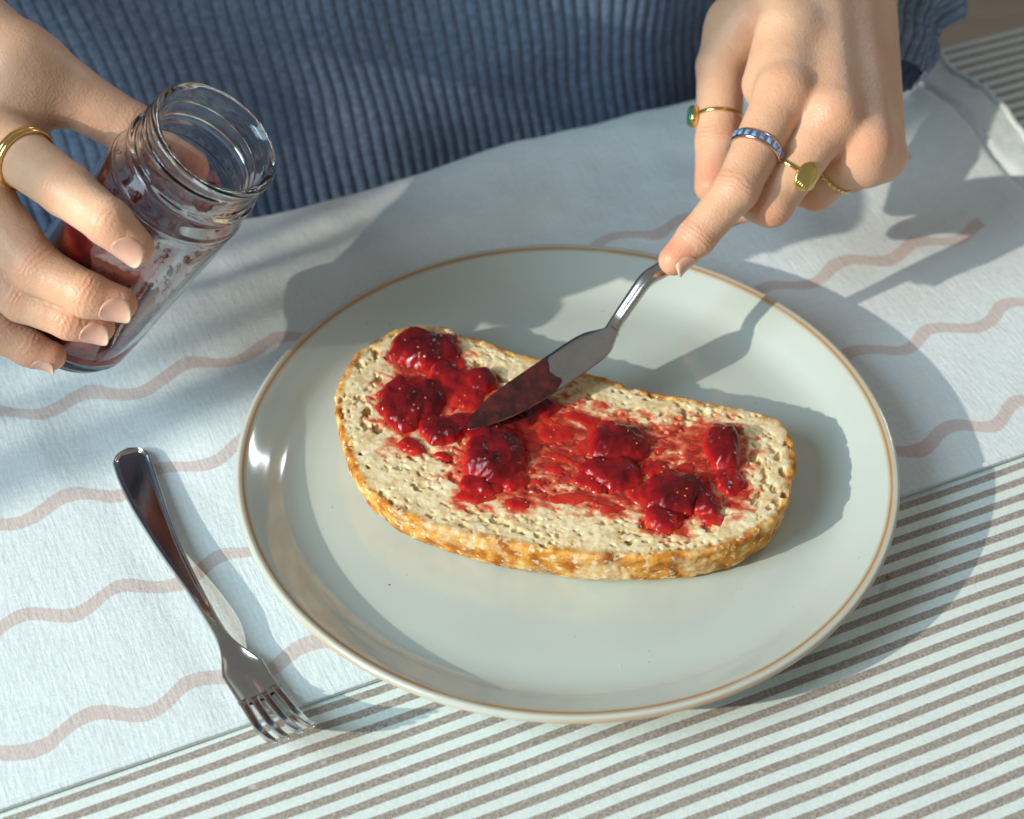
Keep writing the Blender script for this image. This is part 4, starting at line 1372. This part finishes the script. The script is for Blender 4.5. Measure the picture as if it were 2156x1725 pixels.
def dome(c, ex, ey, ez, rx, ry, h, mat, parent, name, flat=.5):
    """low oval dome or disc: ex, ey in its plane, ez outward"""
    rr = np.r_[np.linspace(.02, .9, 7), .97, 1.0, 1.0]
    hh = np.r_[h * (1 - (1 - flat) * (np.linspace(.02, .9, 7)) ** 2), h * flat * .75, h * flat * .4, -.0006]
    aa_ = np.linspace(0, 2 * np.pi, 36, endpoint=False)
    V = np.array([c + ex * rx * r_ * math.cos(q) + ey * ry * r_ * math.sin(q) + ez * z for r_, z in zip(rr, hh) for q in aa_])
    F = [tuple(f) for f in gridF(10, 36, wrapv=True)] + [tuple(range(36)), tuple(range(9 * 36, 10 * 36))]
    return fixn(mesh(name, V, F, mat, parent))


# green stone ring on the thumb
c, a, s, r = on_finger(rt, rt_r, 1, .70, (-1, -.15, .05))
g = thing('ring', 'thin gold ring with an oval green stone on the thumb', 'ring', group='rings worn on the hands')
band(c, a, s, r - .0003, .0008, .0006, m_gold, g)
bz = thing  # (keeps the name short below)
bx_ = np.cross(a, s)
set_ = dome(c + s * (r + .0006), a, bx_, s, .0050, .0040, .0024, m_gold, g, 'setting', .95)
mgreen, nt, b = material('malachite'); n = NT(nt)
wv = n.node('ShaderNodeTexWave'); wv.inputs['Scale'].default_value = 420; wv.inputs['Distortion'].default_value = 2; nt.links.new(n.obj(), wv.inputs['Vector'])
n.put(b.inputs['Base Color'], n.ramp(wv.outputs['Fac'], [(.2, (.004, .085, .05)), (.8, (.02, .24, .14))]))
b.inputs['Roughness'].default_value = .12
dome(c + s * (r + .0030), a, bx_, s, .0043, .0033, .0009, mgreen, g, 'stone', .7)
# band of blue stones on the index finger
c, a, s, r = on_finger(ri, ri_r, 0, .58, tocam(ri[0]))
g = thing('ring', 'silvery rose ring set with blue square stones on the index finger', 'ring', group='rings worn on the hands')
band(c, a, s, r - .0003, .0024, .0007, m_rose, g)
mblue, nt, b = material('blue_topaz'); n = NT(nt)
n.put(b.inputs['Base Color'], n.ramp(n.noise(500, 2), [(.3, (.06, .20, .50)), (.7, (.25, .50, .80))]))
b.inputs['Roughness'].default_value = .05; b.inputs['Coat Weight'].default_value = .6
for k in range(-4, 5):
    q = k * .30; b_ = np.cross(a, s)
    rad = s * math.cos(q) + b_ * math.sin(q); tan_ = -s * math.sin(q) + b_ * math.cos(q)
    p = c + rad * (r + .0010)
    V = []
    for sc_, hh in ((1, -.0006), (1, .0003), (.55, .0008)):
        for x, y in ((-1, -1), (1, -1), (1, 1), (-1, 1)):
            V.append(p + tan_ * x * .00095 * sc_ + a * y * .00115 * sc_ + rad * hh)
    F = [(0, 1, 2, 3), (8, 9, 10, 11)] + [(i + 4 * j, (i + 1) % 4 + 4 * j, (i + 1) % 4 + 4 * j + 4, i + 4 * j + 4) for j in (0, 1) for i in range(4)]
    fixn(mesh('stone', np.array(V), F, mblue, g, False))
# gold disc ring on the middle finger
c, a, s, r = on_finger(rm, rm_r, 0, .66, tocam(rm[0]) + np.array([.75, 0, 0]))
g = thing('ring', 'gold ring with a ridged shell shaped disc on the middle finger', 'ring', group='rings worn on the hands')
band(c, a, s, r - .0003, .0009, .0006, m_gold, g)
d_ = dome(c + s * (r + .0008), a, np.cross(a, s), s, .0066, .0052, .0010, m_brush, g, 'disc', .6)
for k in range(-3, 4):
    b_ = np.cross(a, s)
    q = np.stack([c + s * (r + .0018 - .00005 * k * k) + a * (-.0058 + .0115 * t) + b_ * (k * .0011 * (.35 + .75 * t)) for t in np.linspace(.03, .93, 8)])
    V, F = sweep(q, circle(.00042, 6), up=s); fixn(mesh('ridge', V, F, m_brush, d_))
# twisted ring on the ring finger
c, a, s, r = on_finger(rr_, rr_r, 0, .68, tocam(rr_[0]))
g = thing('ring', 'thin twisted gold ring on the ring finger above the towel', 'ring', group='rings worn on the hands')
band(c, a, s, r - .0002, .0008, .0007, m_gold, g, twist=26, nseg=240)
# double band on the hand that holds the jar
c, a, s, r = on_finger(li, li_r, 0, .42, tocam(li[0]))
g = thing('ring', 'plain double gold band on the finger gripping the jar', 'ring', group='rings worn on the hands')
band(c - a * .0012, a, s, r - .0002, .0012, .0008, m_gold, g, tilt=.0006)
band(c + a * .0012, a, s, r - .0002, .0012, .0008, m_gold, g, tilt=-.0002)
